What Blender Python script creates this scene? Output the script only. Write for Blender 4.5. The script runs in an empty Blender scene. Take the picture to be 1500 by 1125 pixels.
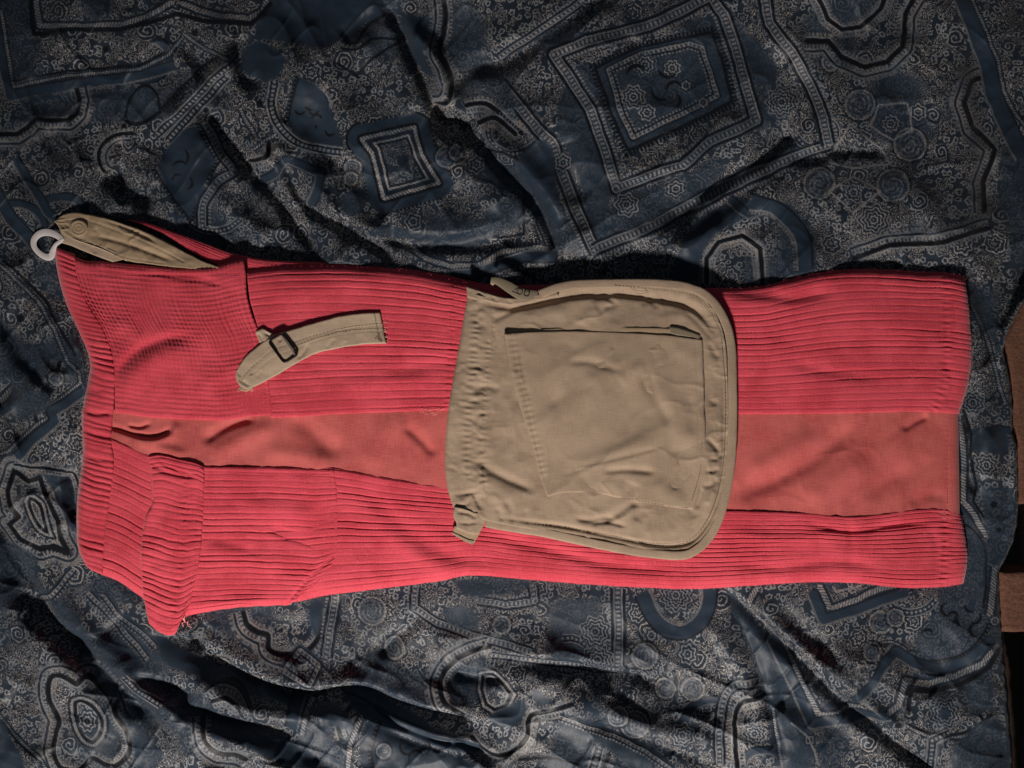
import bpy, math, random
import numpy as np

# ------------------------------------------------------------------ camera, light
scene = bpy.context.scene
S = 0.0008            # metres of cloth per photograph pixel at the bed surface
CH = 1.0              # camera height above the bed (m)
cam_d = bpy.data.cameras.new('camera')
cam = bpy.data.objects.new('camera', cam_d)
scene.collection.objects.link(cam)
cam.location = (0, 0, CH)
cam.rotation_euler = (0, 0, 0)
cam_d.sensor_fit = 'HORIZONTAL'
cam_d.angle = 2 * math.atan(750 * S / CH)
cam_d.clip_end = 20
cam_d.clip_start = 0.05
scene.camera = cam

world = bpy.data.worlds.new('World')
scene.world = world
world.use_nodes = True
bg = world.node_tree.nodes['Background']
bg.inputs[0].default_value = (0.75, 0.85, 1.0, 1)
bg.inputs[1].default_value = 0.040

from mathutils import Vector
ld = bpy.data.lights.new('room_lamp', 'SPOT')      # the shaded room lamp beyond the foot of the picture
ld.shadow_soft_size = 0.13
ld.energy = 258
ld.color = (1.0, 0.91, 0.83)
ld.spot_size = math.radians(58)
ld.spot_blend = 1.0
lamp = bpy.data.objects.new('room_lamp', ld)
scene.collection.objects.link(lamp)
lamp.location = (-0.30, -1.75, 1.27)
lamp.rotation_euler = (Vector((-0.02, -0.46, 0)) - lamp.location).to_track_quat('-Z', 'Y').to_euler()

scene.view_settings.view_transform = 'Standard'
scene.view_settings.look = 'None'
scene.view_settings.gamma = 1.0
scene.view_settings.exposure = 0.0

COL = scene.collection
rng = np.random.RandomState(7)
random.seed(7)

# ------------------------------------------------------------------ numeric helpers
TAB = rng.rand(256, 256)

def vnoise(x, y, seed=0):
    x = np.asarray(x, float) + seed * 17.31
    y = np.asarray(y, float) + seed * 9.77
    xi = np.floor(x).astype(int); yi = np.floor(y).astype(int)
    fx = x - xi; fy = y - yi
    fx = fx * fx * fx * (fx * (fx * 6 - 15) + 10); fy = fy * fy * fy * (fy * (fy * 6 - 15) + 10)
    a = TAB[xi % 256, yi % 256]; b = TAB[(xi + 1) % 256, yi % 256]
    c = TAB[xi % 256, (yi + 1) % 256]; d = TAB[(xi + 1) % 256, (yi + 1) % 256]
    return ((a * (1 - fx) + b * fx) * (1 - fy) + (c * (1 - fx) + d * fx) * fy) * 2 - 1

def fbm(x, y, seed=0, oct=3):
    r = 0; a = 1.0; f = 1.0
    for i in range(oct):
        r = r + a * vnoise(x * f, y * f, seed + i * 3); a *= 0.5; f *= 2.03
    return r

def sstep(a, b, x):
    t = np.clip((x - a) / (b - a), 0, 1)
    return t * t * (3 - 2 * t)

def crom(pts, closed=False, sub=5):
    p = [np.array(q, float) for q in pts]
    n = len(p)
    if n < 3: return np.array(p)
    out = []
    rngi = range(n) if closed else range(n - 1)
    for i in rngi:
        if closed:
            p0, p1, p2, p3 = p[(i - 1) % n], p[i], p[(i + 1) % n], p[(i + 2) % n]
        else:
            p0, p1, p2, p3 = p[max(i - 1, 0)], p[i], p[i + 1], p[min(i + 2, n - 1)]
        for k in range(sub):
            t = k / sub
            out.append(0.5 * ((2 * p1) + (-p0 + p2) * t + (2 * p0 - 5 * p1 + 4 * p2 - p3) * t * t + (-p0 + 3 * p1 - 3 * p2 + p3) * t ** 3))
    if not closed: out.append(p[-1])
    return np.array(out)

def resample(pts, ts):
    p = np.asarray(pts, float)
    d = np.r_[0, np.cumsum(np.hypot(*(p[1:] - p[:-1]).T))]
    d /= d[-1]
    return np.stack([np.interp(ts, d, p[:, 0]), np.interp(ts, d, p[:, 1])], -1)

def dist_field(X, Y, pts, closed=False):
    """signed distance (positive below a path that runs to the right), arc length, total length"""
    p = np.asarray(pts, float)
    if closed: p = np.vstack([p, p[:1]])
    best = np.full(X.shape, 1e9); sg = np.ones(X.shape); arc = np.zeros(X.shape)
    s0 = 0.0
    for i in range(len(p) - 1):
        ax, ay = p[i]; bx, by = p[i + 1]
        dx, dy = bx - ax, by - ay
        L2 = dx * dx + dy * dy
        if L2 < 1e-9: continue
        L = math.sqrt(L2)
        t = np.clip(((X - ax) * dx + (Y - ay) * dy) / L2, 0, 1)
        ex = X - (ax + t * dx); ey = Y - (ay + t * dy)
        d = ex * ex + ey * ey
        m = d < best
        best = np.where(m, d, best)
        cr = dx * (Y - ay) - dy * (X - ax)
        sg = np.where(m, np.sign(cr) + (cr == 0), sg)
        arc = np.where(m, s0 + t * L, arc)
        s0 += L
    dd = np.sqrt(best)
    if closed:
        ins = inside(X, Y, p)
        return np.where(ins, -dd, dd), arc, s0
    return dd * sg, arc, s0

def inside(X, Y, p):
    r = np.zeros(X.shape, bool)
    n = len(p); j = n - 1
    for i in range(n):
        xi, yi = p[i]; xj, yj = p[j]
        if yi != yj:
            c = ((yi > Y) != (yj > Y)) & (X < (xj - xi) * (Y - yi) / (yj - yi) + xi)
            r ^= c
        j = i
    return r

def to_world(px, py, z):
    k = S * (1 - z / CH)
    return np.stack([(px - 750) * k, -(py - 562.5) * k, z + 0 * px], -1)

# ------------------------------------------------------------------ materials
def nd(nt, t, **kw):
    n = nt.nodes.new(t)
    for k, v in kw.items():
        if k == 'ins':
            for a, b in v.items(): n.inputs[a].default_value = b
        else: setattr(n, k, v)
    return n

def math_n(nt, op, a, b=None, c=None, clamp=False):
    n = nt.nodes.new('ShaderNodeMath'); n.operation = op; n.use_clamp = clamp
    for i, v in enumerate((a, b, c)):
        if v is None: continue
        if isinstance(v, (int, float)): n.inputs[i].default_value = v
        else: nt.links.new(v, n.inputs[i])
    return n.outputs[0]

def mixc(nt, f, a, b):
    n = nt.nodes.new('ShaderNodeMix'); n.data_type = 'RGBA'
    if isinstance(f, (int, float)): n.inputs[0].default_value = f
    else: nt.links.new(f, n.inputs[0])
    for i, v in ((6, a), (7, b)):
        if isinstance(v, tuple): n.inputs[i].default_value = v if len(v) == 4 else (*v, 1)
        else: nt.links.new(v, n.inputs[i])
    return n.outputs[2]

def attr(nt, name):
    n = nt.nodes.new('ShaderNodeAttribute'); n.attribute_name = name
    return n

def ramp(nt, v, a, b):
    n = nt.nodes.new('ShaderNodeMapRange'); n.interpolation_type = 'SMOOTHSTEP'
    nt.links.new(v, n.inputs[0]); n.inputs[1].default_value = a; n.inputs[2].default_value = b
    return n.outputs[0]

def newmat(name):
    m = bpy.data.materials.new(name); m.use_nodes = True
    nt = m.node_tree
    return m, nt, nt.nodes['Principled BSDF']

def cloth_mat(name, col, col2, rough=0.85, weave=1.0, weave_size=2.0, sheen=0.15, vary=0.5, bump=0.25, slub=0.0, stretch=(1, 1)):
    """woven cloth: slow colour variation, fine thread noise and a fine bump, all in cloth coordinates (attribute cuv, 1 = 10 px)"""
    m, nt, bs = newmat(name)
    L = nt.links
    uv = attr(nt, 'cuv').outputs['Vector']
    n1 = nd(nt, 'ShaderNodeTexNoise', noise_dimensions='2D', ins={'Scale': 0.16, 'Detail': 4, 'Roughness': 0.6}); L.new(uv, n1.inputs[0])
    mp = nd(nt, 'ShaderNodeMapping', ins={'Scale': (stretch[0] * 10 / weave_size, stretch[1] * 10 / weave_size, 1)}); L.new(uv, mp.inputs[0])
    n2 = nd(nt, 'ShaderNodeTexNoise', noise_dimensions='2D', ins={'Scale': 1.0, 'Detail': 3, 'Roughness': 0.65}); L.new(mp.outputs[0], n2.inputs[0])
    mx = nd(nt, 'ShaderNodeMapping', ins={'Scale': (0.5, 9, 1)}); L.new(uv, mx.inputs[0])
    n3 = nd(nt, 'ShaderNodeTexNoise', noise_dimensions='2D', ins={'Scale': 1.0, 'Detail': 2}); L.new(mx.outputs[0], n3.inputs[0])
    my = nd(nt, 'ShaderNodeMapping', ins={'Scale': (9, 0.5, 1)}); L.new(uv, my.inputs[0])
    n4 = nd(nt, 'ShaderNodeTexNoise', noise_dimensions='2D', ins={'Scale': 1.0, 'Detail': 2}); L.new(my.outputs[0], n4.inputs[0])
    th = math_n(nt, 'MULTIPLY', math_n(nt, 'SUBTRACT', math_n(nt, 'ADD', n3.outputs[0], n4.outputs[0]), 1.0), slub)
    f = math_n(nt, 'ADD', math_n(nt, 'MULTIPLY', ramp(nt, n1.outputs[0], 0.3, 0.7), vary), math_n(nt, 'MULTIPLY', math_n(nt, 'SUBTRACT', n2.outputs[0], 0.5), weave), None)
    f = math_n(nt, 'ADD', f, th, clamp=True)
    c = mixc(nt, f, col, col2)
    L.new(c, bs.inputs['Base Color'])
    bs.inputs['Roughness'].default_value = rough
    bs.inputs['Specular IOR Level'].default_value = 0.25
    bs.inputs['Sheen Weight'].default_value = sheen
    bs.inputs['Sheen Roughness'].default_value = 0.4
    b = nd(nt, 'ShaderNodeBump', ins={'Strength': bump, 'Distance': 0.0006})
    hh = math_n(nt, 'ADD', n2.outputs[0], math_n(nt, 'MULTIPLY', th, 1.0))
    L.new(hh, b.inputs['Height']); L.new(b.outputs[0], bs.inputs['Normal'])
    return m

RED = (0.66, 0.074, 0.107); RED2 = (0.50, 0.042, 0.064)
M_RED = cloth_mat('coral_rib_knit', RED, RED2, rough=0.9, weave=1.3, weave_size=2.6, sheen=0.3, vary=0.8, bump=0.6, slub=0.8)
M_SALMON = cloth_mat('salmon_chambray', (0.53, 0.118, 0.108), (0.39, 0.062, 0.062), rough=0.85, weave=0.9, weave_size=1.8, sheen=0.2, vary=0.6, bump=0.3, slub=1.05)
M_KHAKI = cloth_mat('khaki_cotton', (0.37, 0.275, 0.197), (0.26, 0.188, 0.132), rough=0.85, weave=0.8, weave_size=1.8, sheen=0.1, vary=0.6, bump=0.3, slub=0.7)
M_KHAKI_D = cloth_mat('khaki_cotton_worn', (0.37, 0.27, 0.175), (0.28, 0.20, 0.13), rough=0.75, weave=0.5, weave_size=1.6, vary=0.4, bump=0.15, slub=0.25)
M_KHAKI_L = cloth_mat('khaki_cotton_pale', (0.43, 0.325, 0.235), (0.33, 0.245, 0.172), rough=0.82, weave=0.8, weave_size=1.7, vary=0.5, bump=0.3, slub=0.7)
M_WHITE = cloth_mat('white_tape', (0.72, 0.66, 0.66), (0.60, 0.54, 0.54), rough=0.7, weave=0.4, vary=0.3, bump=0.2)
M_TAPE_SHADE = cloth_mat('grey_brown_tape_and_shade', (0.20, 0.16, 0.11), (0.14, 0.115, 0.08), rough=0.7, weave=0.4, vary=0.3, bump=0.2)
M_FLOORCLOTH = cloth_mat('black_cloth', (0.006, 0.006, 0.007), (0.012, 0.011, 0.012), rough=0.95, vary=0.5)
M_REDCLOTH = cloth_mat('dark_red_cloth', (0.10, 0.012, 0.012), (0.06, 0.008, 0.008), rough=0.9, vary=0.5)
M_STITCH, _nt, _b = newmat('brown_thread'); _b.inputs['Base Color'].default_value = (0.10, 0.060, 0.035, 1); _b.inputs['Roughness'].default_value = 0.8
M_STITCHK, _nt, _b = newmat('khaki_thread'); _b.inputs['Base Color'].default_value = (0.13, 0.09, 0.05, 1); _b.inputs['Roughness'].default_value = 0.8
M_PINK, _nt, _b = newmat('pink_thread'); _b.inputs['Base Color'].default_value = (0.85, 0.30, 0.30, 1); _b.inputs['Roughness'].default_value = 0.8
M_CREAM, _nt, _b = newmat('cream_thread'); _b.inputs['Base Color'].default_value = (0.62, 0.50, 0.36, 1); _b.inputs['Roughness'].default_value = 0.8
M_REDTH, _nt, _b = newmat('red_thread'); _b.inputs['Base Color'].default_value = (0.42, 0.02, 0.04, 1); _b.inputs['Roughness'].default_value = 0.8
M_METAL, _nt, _b = newmat('dark_bronze'); _b.inputs['Base Color'].default_value = (0.022, 0.013, 0.012, 1); _b.inputs['Metallic'].default_value = 0.6; _b.inputs['Roughness'].default_value = 0.38
M_BAR, _nt, _b = newmat('worn_metal'); _b.inputs['Base Color'].default_value = (0.42, 0.36, 0.34, 1); _b.inputs['Metallic'].default_value = 0.7; _b.inputs['Roughness'].default_value = 0.4
M_MARK, _nt, _b = newmat('black_print'); _b.inputs['Base Color'].default_value = (0.012, 0.009, 0.008, 1); _b.inputs['Roughness'].default_value = 0.6

def duvet_mat():
    m, nt, bs = newmat('navy_paisley_sateen')
    L = nt.links
    uv0 = attr(nt, 'cuv').outputs['Vector']
    tone = attr(nt, 'tone').outputs['Fac']
    fil = attr(nt, 'fil').outputs['Fac']
    # hand-drawn wobble of the coordinates
    nw = nd(nt, 'ShaderNodeTexNoise', noise_dimensions='2D', ins={'Scale': 0.55, 'Detail': 2}); L.new(uv0, nw.inputs[0])
    sub = nd(nt, 'ShaderNodeVectorMath', operation='SUBTRACT'); L.new(nw.outputs['Color'], sub.inputs[0]); sub.inputs[1].default_value = (0.5, 0.5, 0.5)
    sc = nd(nt, 'ShaderNodeVectorMath', operation='SCALE'); L.new(sub.outputs[0], sc.inputs[0]); sc.inputs['Scale'].default_value = 0.8
    ad = nd(nt, 'ShaderNodeVectorMath', operation='ADD'); L.new(uv0, ad.inputs[0]); L.new(sc.outputs[0], ad.inputs[1])
    nw2 = nd(nt, 'ShaderNodeTexNoise', noise_dimensions='2D', ins={'Scale': 1.7, 'Detail': 1}); L.new(uv0, nw2.inputs[0])
    sub2 = nd(nt, 'ShaderNodeVectorMath', operation='SUBTRACT'); L.new(nw2.outputs['Color'], sub2.inputs[0]); sub2.inputs[1].default_value = (0.5, 0.5, 0.5)
    sc2 = nd(nt, 'ShaderNodeVectorMath', operation='SCALE'); L.new(sub2.outputs[0], sc2.inputs[0]); sc2.inputs['Scale'].default_value = 0.3
    ad2 = nd(nt, 'ShaderNodeVectorMath', operation='ADD'); L.new(ad.outputs[0], ad2.inputs[0]); L.new(sc2.outputs[0], ad2.inputs[1])
    uv = ad2.outputs[0]
    def vor(scale, feature, rnd=0.9):
        v = nd(nt, 'ShaderNodeTexVoronoi', voronoi_dimensions='2D', feature=feature, ins={'Scale': scale, 'Randomness': rnd})
        L.new(uv, v.inputs['Vector']); return v
    def polar(v, scale):
        d = nd(nt, 'ShaderNodeVectorMath', operation='SUBTRACT'); L.new(uv, d.inputs[0]); L.new(v.outputs['Position'], d.inputs[1])
        sx = nd(nt, 'ShaderNodeSeparateXYZ'); L.new(d.outputs[0], sx.inputs[0])
        ang = math_n(nt, 'ARCTAN2', sx.outputs[1], sx.outputs[0])
        ln = nd(nt, 'ShaderNodeVectorMath', operation='LENGTH'); L.new(d.outputs[0], ln.inputs[0])
        return ang, ln.outputs['Value']
    # big curls (cells ~46 px), each a spiral or a petalled rosette
    vb = vor(0.24, 'F1'); ang, rad = polar(vb, 1)
    colb = nd(nt, 'ShaderNodeSeparateColor'); L.new(vb.outputs['Color'], colb.inputs[0])
    turn = math_n(nt, 'SUBTRACT', math_n(nt, 'MULTIPLY', math_n(nt, 'ROUND', colb.outputs[0]), 2.0), 1.0)
    ph = math_n(nt, 'ADD', math_n(nt, 'MULTIPLY', rad, 2 * math.pi / 0.62), math_n(nt, 'MULTIPLY', ang, turn))
    spiral = math_n(nt, 'SINE', ph)
    pet = math_n(nt, 'MULTIPLY', math_n(nt, 'COSINE', math_n(nt, 'MULTIPLY', ang, 7.0)), 0.13)
    ros = math_n(nt, 'SINE', math_n(nt, 'MULTIPLY', math_n(nt, 'ADD', rad, pet), 2 * math.pi / 0.60))
    pick = ramp(nt, colb.outputs[1], 0.45, 0.55)
    bigp = math_n(nt, 'ADD', math_n(nt, 'MULTIPLY', spiral, math_n(nt, 'SUBTRACT', 1.0, pick)), math_n(nt, 'MULTIPLY', ros, pick))
    bigl = ramp(nt, bigp, 0.25, 0.9)
    bigr = math_n(nt, 'ADD', -0.4, math_n(nt, 'MULTIPLY', colb.outputs[2], 2.2))   # radius of each curl
    bigm = math_n(nt, 'SUBTRACT', 1.0, ramp(nt, math_n(nt, 'SUBTRACT', rad, bigr), -0.10, 0.02))
    # small rings and flowers (cells ~12 px)
    vs = vor(0.92, 'F1', 0.75); ang2, rad2 = polar(vs, 1)
    r2 = math_n(nt, 'ADD', rad2, math_n(nt, 'MULTIPLY', math_n(nt, 'COSINE', math_n(nt, 'MULTIPLY', ang2, 5.0)), 0.05))
    ring = math_n(nt, 'SUBTRACT', 1.0, ramp(nt, math_n(nt, 'ABSOLUTE', math_n(nt, 'SUBTRACT', r2, 0.34)), 0.02, 0.17))
    # squiggles : isolines of noise
    ns = nd(nt, 'ShaderNodeTexNoise', noise_dimensions='2D', ins={'Scale': 1.2, 'Detail': 1.0}); L.new(uv, ns.inputs[0])
    sq = math_n(nt, 'SUBTRACT', 1.0, ramp(nt, math_n(nt, 'ABSOLUTE', math_n(nt, 'SUBTRACT', math_n(nt, 'FRACT', math_n(nt, 'MULTIPLY', ns.outputs[0], 5.5)), 0.5)), 0.03, 0.25))
    nm = nd(nt, 'ShaderNodeTexNoise', noise_dimensions='2D', ins={'Scale': 0.33, 'Detail': 1}); L.new(uv0, nm.inputs[0])
    sel = ramp(nt, nm.outputs[0], 0.46, 0.54)
    small = math_n(nt, 'ADD', math_n(nt, 'MULTIPLY', ring, sel), math_n(nt, 'MULTIPLY', sq, math_n(nt, 'SUBTRACT', 1.0, sel)))
    pat = math_n(nt, 'ADD', math_n(nt, 'MULTIPLY', bigl, bigm), math_n(nt, 'MULTIPLY', small, math_n(nt, 'SUBTRACT', 1.0, bigm)))
    # wear of the print
    nb = nd(nt, 'ShaderNodeTexNoise', noise_dimensions='2D', ins={'Scale': 0.09, 'Detail': 4}); L.new(uv0, nb.inputs[0])
    nf = nd(nt, 'ShaderNodeTexNoise', noise_dimensions='2D', ins={'Scale': 5.0, 'Detail': 2}); L.new(uv0, nf.inputs[0])
    w = math_n(nt, 'ADD', 0.58, math_n(nt, 'MULTIPLY', ramp(nt, nb.outputs[0], 0.35, 0.65), 0.52))
    w = math_n(nt, 'MULTIPLY', w, math_n(nt, 'ADD', 0.30, math_n(nt, 'MULTIPLY', ramp(nt, nf.outputs[0], 0.25, 0.7), 0.7)))
    fa = math_n(nt, 'MULTIPLY', math_n(nt, 'MULTIPLY', pat, fil), w, clamp=True)
    navy = mixc(nt, ramp(nt, nb.outputs[0], 0.35, 0.7), (0.016, 0.029, 0.048), (0.026, 0.042, 0.065))
    navy = mixc(nt, math_n(nt, 'MULTIPLY', nf.outputs[0], 0.5), navy, (0.012, 0.019, 0.032))
    lightc = mixc(nt, ramp(nt, nm.outputs[0], 0.35, 0.65), (0.385, 0.35, 0.325), (0.295, 0.30, 0.31))
    ground = mixc(nt, math_n(nt, 'MULTIPLY', fil, 0.4), navy, (0.013, 0.015, 0.020))
    c = mixc(nt, fa, ground, lightc)
    c = mixc(nt, math_n(nt, 'MULTIPLY', math_n(nt, 'MAXIMUM', tone, 0.0), w, clamp=True), c, lightc)
    c = mixc(nt, math_n(nt, 'MAXIMUM', math_n(nt, 'MULTIPLY', tone, -1.0), 0.0, clamp=True), c, (0.004, 0.004, 0.006))
    L.new(c, bs.inputs['Base Color'])
    bs.inputs['Roughness'].default_value = 0.5
    bs.inputs['Specular IOR Level'].default_value = 0.2
    bs.inputs['Sheen Weight'].default_value = 0.05
    b = nd(nt, 'ShaderNodeBump', ins={'Strength': 0.22, 'Distance': 0.0005})
    h = math_n(nt, 'ADD', math_n(nt, 'ADD', fa, tone), math_n(nt, 'MULTIPLY', nf.outputs[0], 0.5))
    L.new(h, b.inputs['Height']); L.new(b.outputs[0], bs.inputs['Normal'])
    return m

def floor_mat(name, ca, cb):
    m, nt, bs = newmat(name)
    L = nt.links
    tc = nd(nt, 'ShaderNodeTexCoord')
    n1 = nd(nt, 'ShaderNodeTexNoise', ins={'Scale': 260, 'Detail': 4, 'Roughness': 0.7}); L.new(tc.outputs['Object'], n1.inputs[0])
    n2 = nd(nt, 'ShaderNodeTexNoise', ins={'Scale': 9, 'Detail': 3}); L.new(tc.outputs['Object'], n2.inputs[0])
    c = mixc(nt, ramp(nt, n1.outputs[0], 0.3, 0.7), ca, cb)
    c = mixc(nt, math_n(nt, 'MULTIPLY', ramp(nt, n2.outputs[0], 0.4, 0.7), 0.5), c, ca)
    L.new(c, bs.inputs['Base Color']); bs.inputs['Roughness'].default_value = 0.95
    b = nd(nt, 'ShaderNodeBump', ins={'Strength': 0.6, 'Distance': 0.003}); L.new(n1.outputs[0], b.inputs['Height']); L.new(b.outputs[0], bs.inputs['Normal'])
    return m

# ------------------------------------------------------------------ object helpers
def link_mesh(name, verts, faces, mat, parent=None, cuv=None, extra=None, smooth=True):
    me = bpy.data.meshes.new(name)
    verts = np.asarray(verts, np.float32); faces = np.asarray(faces, np.int32)
    if faces.ndim == 2:
        k = faces.shape[1]
        me.vertices.add(len(verts)); me.vertices.foreach_set('co', verts.ravel())
        me.loops.add(faces.size); me.loops.foreach_set('vertex_index', faces.ravel())
        me.polygons.add(len(faces))
        me.polygons.foreach_set('loop_start', np.arange(0, faces.size, k, dtype=np.int32))
        me.polygons.foreach_set('loop_total', np.full(len(faces), k, np.int32))
        me.update(calc_edges=True)
    if smooth: me.polygons.foreach_set('use_smooth', np.ones(len(me.polygons), bool))
    if cuv is not None:
        a = me.attributes.new('cuv', 'FLOAT_VECTOR', 'POINT'); a.data.foreach_set('vector', np.asarray(cuv, np.float32).ravel())
    for k_, v_ in (extra or {}).items():
        a = me.attributes.new(k_, 'FLOAT', 'POINT'); a.data.foreach_set('value', np.asarray(v_, np.float32).ravel())
    me.materials.append(mat)
    o = bpy.data.objects.new(name, me); COL.objects.link(o)
    if parent is not None: o.parent = parent
    return o

def thing(name, label, cat, loc=(0, 0, 0)):
    o = bpy.data.objects.new(name, None); COL.objects.link(o)
    o['label'] = label; o['category'] = cat
    o.empty_display_size = 0.02
    return o

def grid_faces(ny, nx):
    i = np.arange(ny * nx).reshape(ny, nx)
    return np.stack([i[:-1, :-1].ravel(), i[1:, :-1].ravel(), i[1:, 1:].ravel(), i[:-1, 1:].ravel()], -1)

def coons(top, bot, left, right, nu, nv, smooth=True):
    f = (lambda p: crom(p)) if smooth else (lambda p: np.array(p, float))
    u = np.linspace(0, 1, nu); v = np.linspace(0, 1, nv)
    c0 = resample(f(top), u); c1 = resample(f(bot), u)
    if left is None: left = [top[0], bot[0]]
    if right is None: right = [top[-1], bot[-1]]
    left = list(left); right = list(right)
    left[0] = top[0]; left[-1] = bot[0]; right[0] = top[-1]; right[-1] = bot[-1]
    d0 = resample(f(left), v); d1 = resample(f(right), v)
    U, V = np.meshgrid(u, v)
    U3 = U[..., None]; V3 = V[..., None]
    P = (1 - V3) * c0[None] + V3 * c1[None] + (1 - U3) * d0[:, None] + U3 * d1[:, None] \
        - ((1 - U3) * (1 - V3) * c0[0] + U3 * (1 - V3) * c0[-1] + (1 - U3) * V3 * c1[0] + U3 * V3 * c1[-1])
    return P[..., 0], P[..., 1], U, V

def wrinkle(X, Y, sc=38, ax=1.0, seed=0, p=3):
    """sharp-crested random wrinkles with soft, bare stretches between them"""
    wx = X + sc * 0.5 * vnoise(X / sc, Y / sc, seed + 2); wy = Y + sc * 0.5 * vnoise(X / sc, Y / sc, seed + 4)
    r = 1 - np.abs(vnoise(wx / sc, wy / sc * ax, seed + 6))
    r2 = 1 - np.abs(vnoise(wy / sc * 1.7, wx / sc * 1.7 / ax, seed + 8))
    return (r ** (p + 1) + 0.22 * r2 ** (p + 1)) * sstep(-0.45, 0.35, vnoise(X / sc / 2.2, Y / sc / 2.2, seed + 10))

def ribs(ph, depth, w=0.13):
    d = np.abs(ph - np.round(ph))
    return -depth * np.exp(-(d / w) ** 2)

def creases(X, Y, lst):
    """each entry: points, amp mm (+ ridge / - valley), width below, width above (px) -> metres"""
    h = np.zeros(X.shape)
    for pts, amp, wp, wn in lst:
        p = crom(pts)
        R = 3.0 * max(wp, wn)
        m = (X > p[:, 0].min() - R) & (X < p[:, 0].max() + R) & (Y > p[:, 1].min() - R) & (Y < p[:, 1].max() + R)
        if not m.any(): continue
        d, s, Lt = dist_field(X[m], Y[m], p)
        w = np.where(d > 0, wp, wn)
        tp = sstep(0, 0.22, s / Lt) * sstep(0, 0.22, 1 - s / Lt)
        h[m] += amp * 0.001 * tp * np.exp(-(d / w) ** 2)
    return h

def panel(name, mat, parent, top, bot, left=None, right=None, z=0.01, step=(3, 1.7), drops=(0, 0, 0, 0), rad=12,
          rib=None, fold=(), noise=(0.0, 40), seams=(), skirt=0.002, zf=None, ripple=0, smooth=True, seed=0):
    """cloth piece between four edge curves; drops = how far (m) each edge (top,bottom,left,right) rolls down"""
    p = lambda c: np.array(c, float)
    lt = max(np.hypot(*np.diff(p(top), axis=0).T).sum(), np.hypot(*np.diff(p(bot), axis=0).T).sum())
    lv = max(np.hypot(*np.diff(p(left or [top[0], bot[0]]), axis=0).T).sum(), np.hypot(*np.diff(p(right or [top[-1], bot[-1]]), axis=0).T).sum())
    for q_ in (.25, .5, .75):
        lv = max(lv, float(np.hypot(*(resample(p(top), np.array([q_])) - resample(p(bot), np.array([q_])))[0])))
    nu = max(6, int(lt / step[0])); nv = max(6, int(lv / step[1]))
    X, Y, U, V = coons(top, bot, left, right, nu, nv, smooth)
    if ripple:      # slightly uneven cut edges
        X = X + ripple * fbm(X / 14, Y / 14, seed + 40); Y = Y + ripple * fbm(X / 14, Y / 14, seed + 50)
    hgt = np.hypot(X[-1] - X[0], Y[-1] - Y[0])[None, :] + 1e-6
    wid = np.hypot(X[:, -1] - X[:, 0], Y[:, -1] - Y[:, 0])[:, None] + 1e-6
    Z = np.full(X.shape, float(z))
    if zf is not None: Z = Z + zf(X, Y, U, V)
    if noise[0]: Z = Z + noise[0] * 0.001 * fbm(X / noise[1], Y / noise[1], seed + 5, 3)
    if fold: Z = Z + creases(X, Y, fold)
    if rib:
        n, dep = rib['n'], rib['d'] * 0.001
        A = (V if rib.get('along', 'u') == 'u' else U)
        B = (U if rib.get('along', 'u') == 'u' else V)
        Lb = lt if rib.get('along', 'u') == 'u' else lv
        ph = n * A + 0.38 * vnoise(A * n * 0.45, B * Lb / 420, seed + 3) + rib.get('wob', 0.16) * vnoise(A * n * 0.8, B * Lb / 60, seed + 9)
        var = np.clip(0.62 + 0.75 * vnoise(A * n * 0.5, B * Lb / 130, seed + 21) + rib.get('b', 0), rib.get('min', 0.16), 1.3)
        Z = Z + ribs(ph, dep * var, rib.get('w', 0.13))
        Z = Z + rib.get('x', .12) * 1e-3 * np.sin(B * Lb / rib.get('xp', 6.8) * 2 * math.pi) * (0.5 + 0.5 * vnoise(X / 50, Y / 50, seed + 31))
    for sm in seams:
        pts, dep, w = sm[:3]
        d, s, Lt = dist_field(X, Y, crom(pts))
        Z = Z - dep * 0.001 * np.exp(-(d / w) ** 2) * (1 + 0.3 * np.sin(s * 0.9))
        if len(sm) > 3: Z = Z + sm[3] * 0.001 * np.sin(s * 2 * math.pi / 9 + 2 * vnoise(s / 20, s * 0, seed)) * np.exp(-(np.abs(d) / 7) ** 2)
    for i, (D, e) in enumerate(((V * hgt, 0), ((1 - V) * hgt, 1), (U * wid, 2), ((1 - U) * wid, 3))):
        if drops[e] > 0:
            r = rad * (1 if drops[e] > 0.003 else 0.35)
            t = np.clip(1 - D / r, 0, 1)
            Z = Z - drops[e] * (1 - np.sqrt(np.clip(1 - t * t, 0, 1)))
    # skirts give the cloth its thickness
    pad = lambda a: np.pad(a, 1, mode='edge')
    X, Y, Z2 = pad(X), pad(Y), pad(Z)
    edge = np.ones(Z2.shape, bool); edge[1:-1, 1:-1] = False
    Z2 = np.where(edge, Z2 - skirt, Z2)
    cx, cy = X.mean(), Y.mean()
    co = to_world(X, Y, Z2)
    cuv = np.stack([X / 10, Y / 10, 0 * X], -1)
    return link_mesh(name, co.reshape(-1, 3), grid_faces(*X.shape), mat, parent, cuv.reshape(-1, 3))

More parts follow.
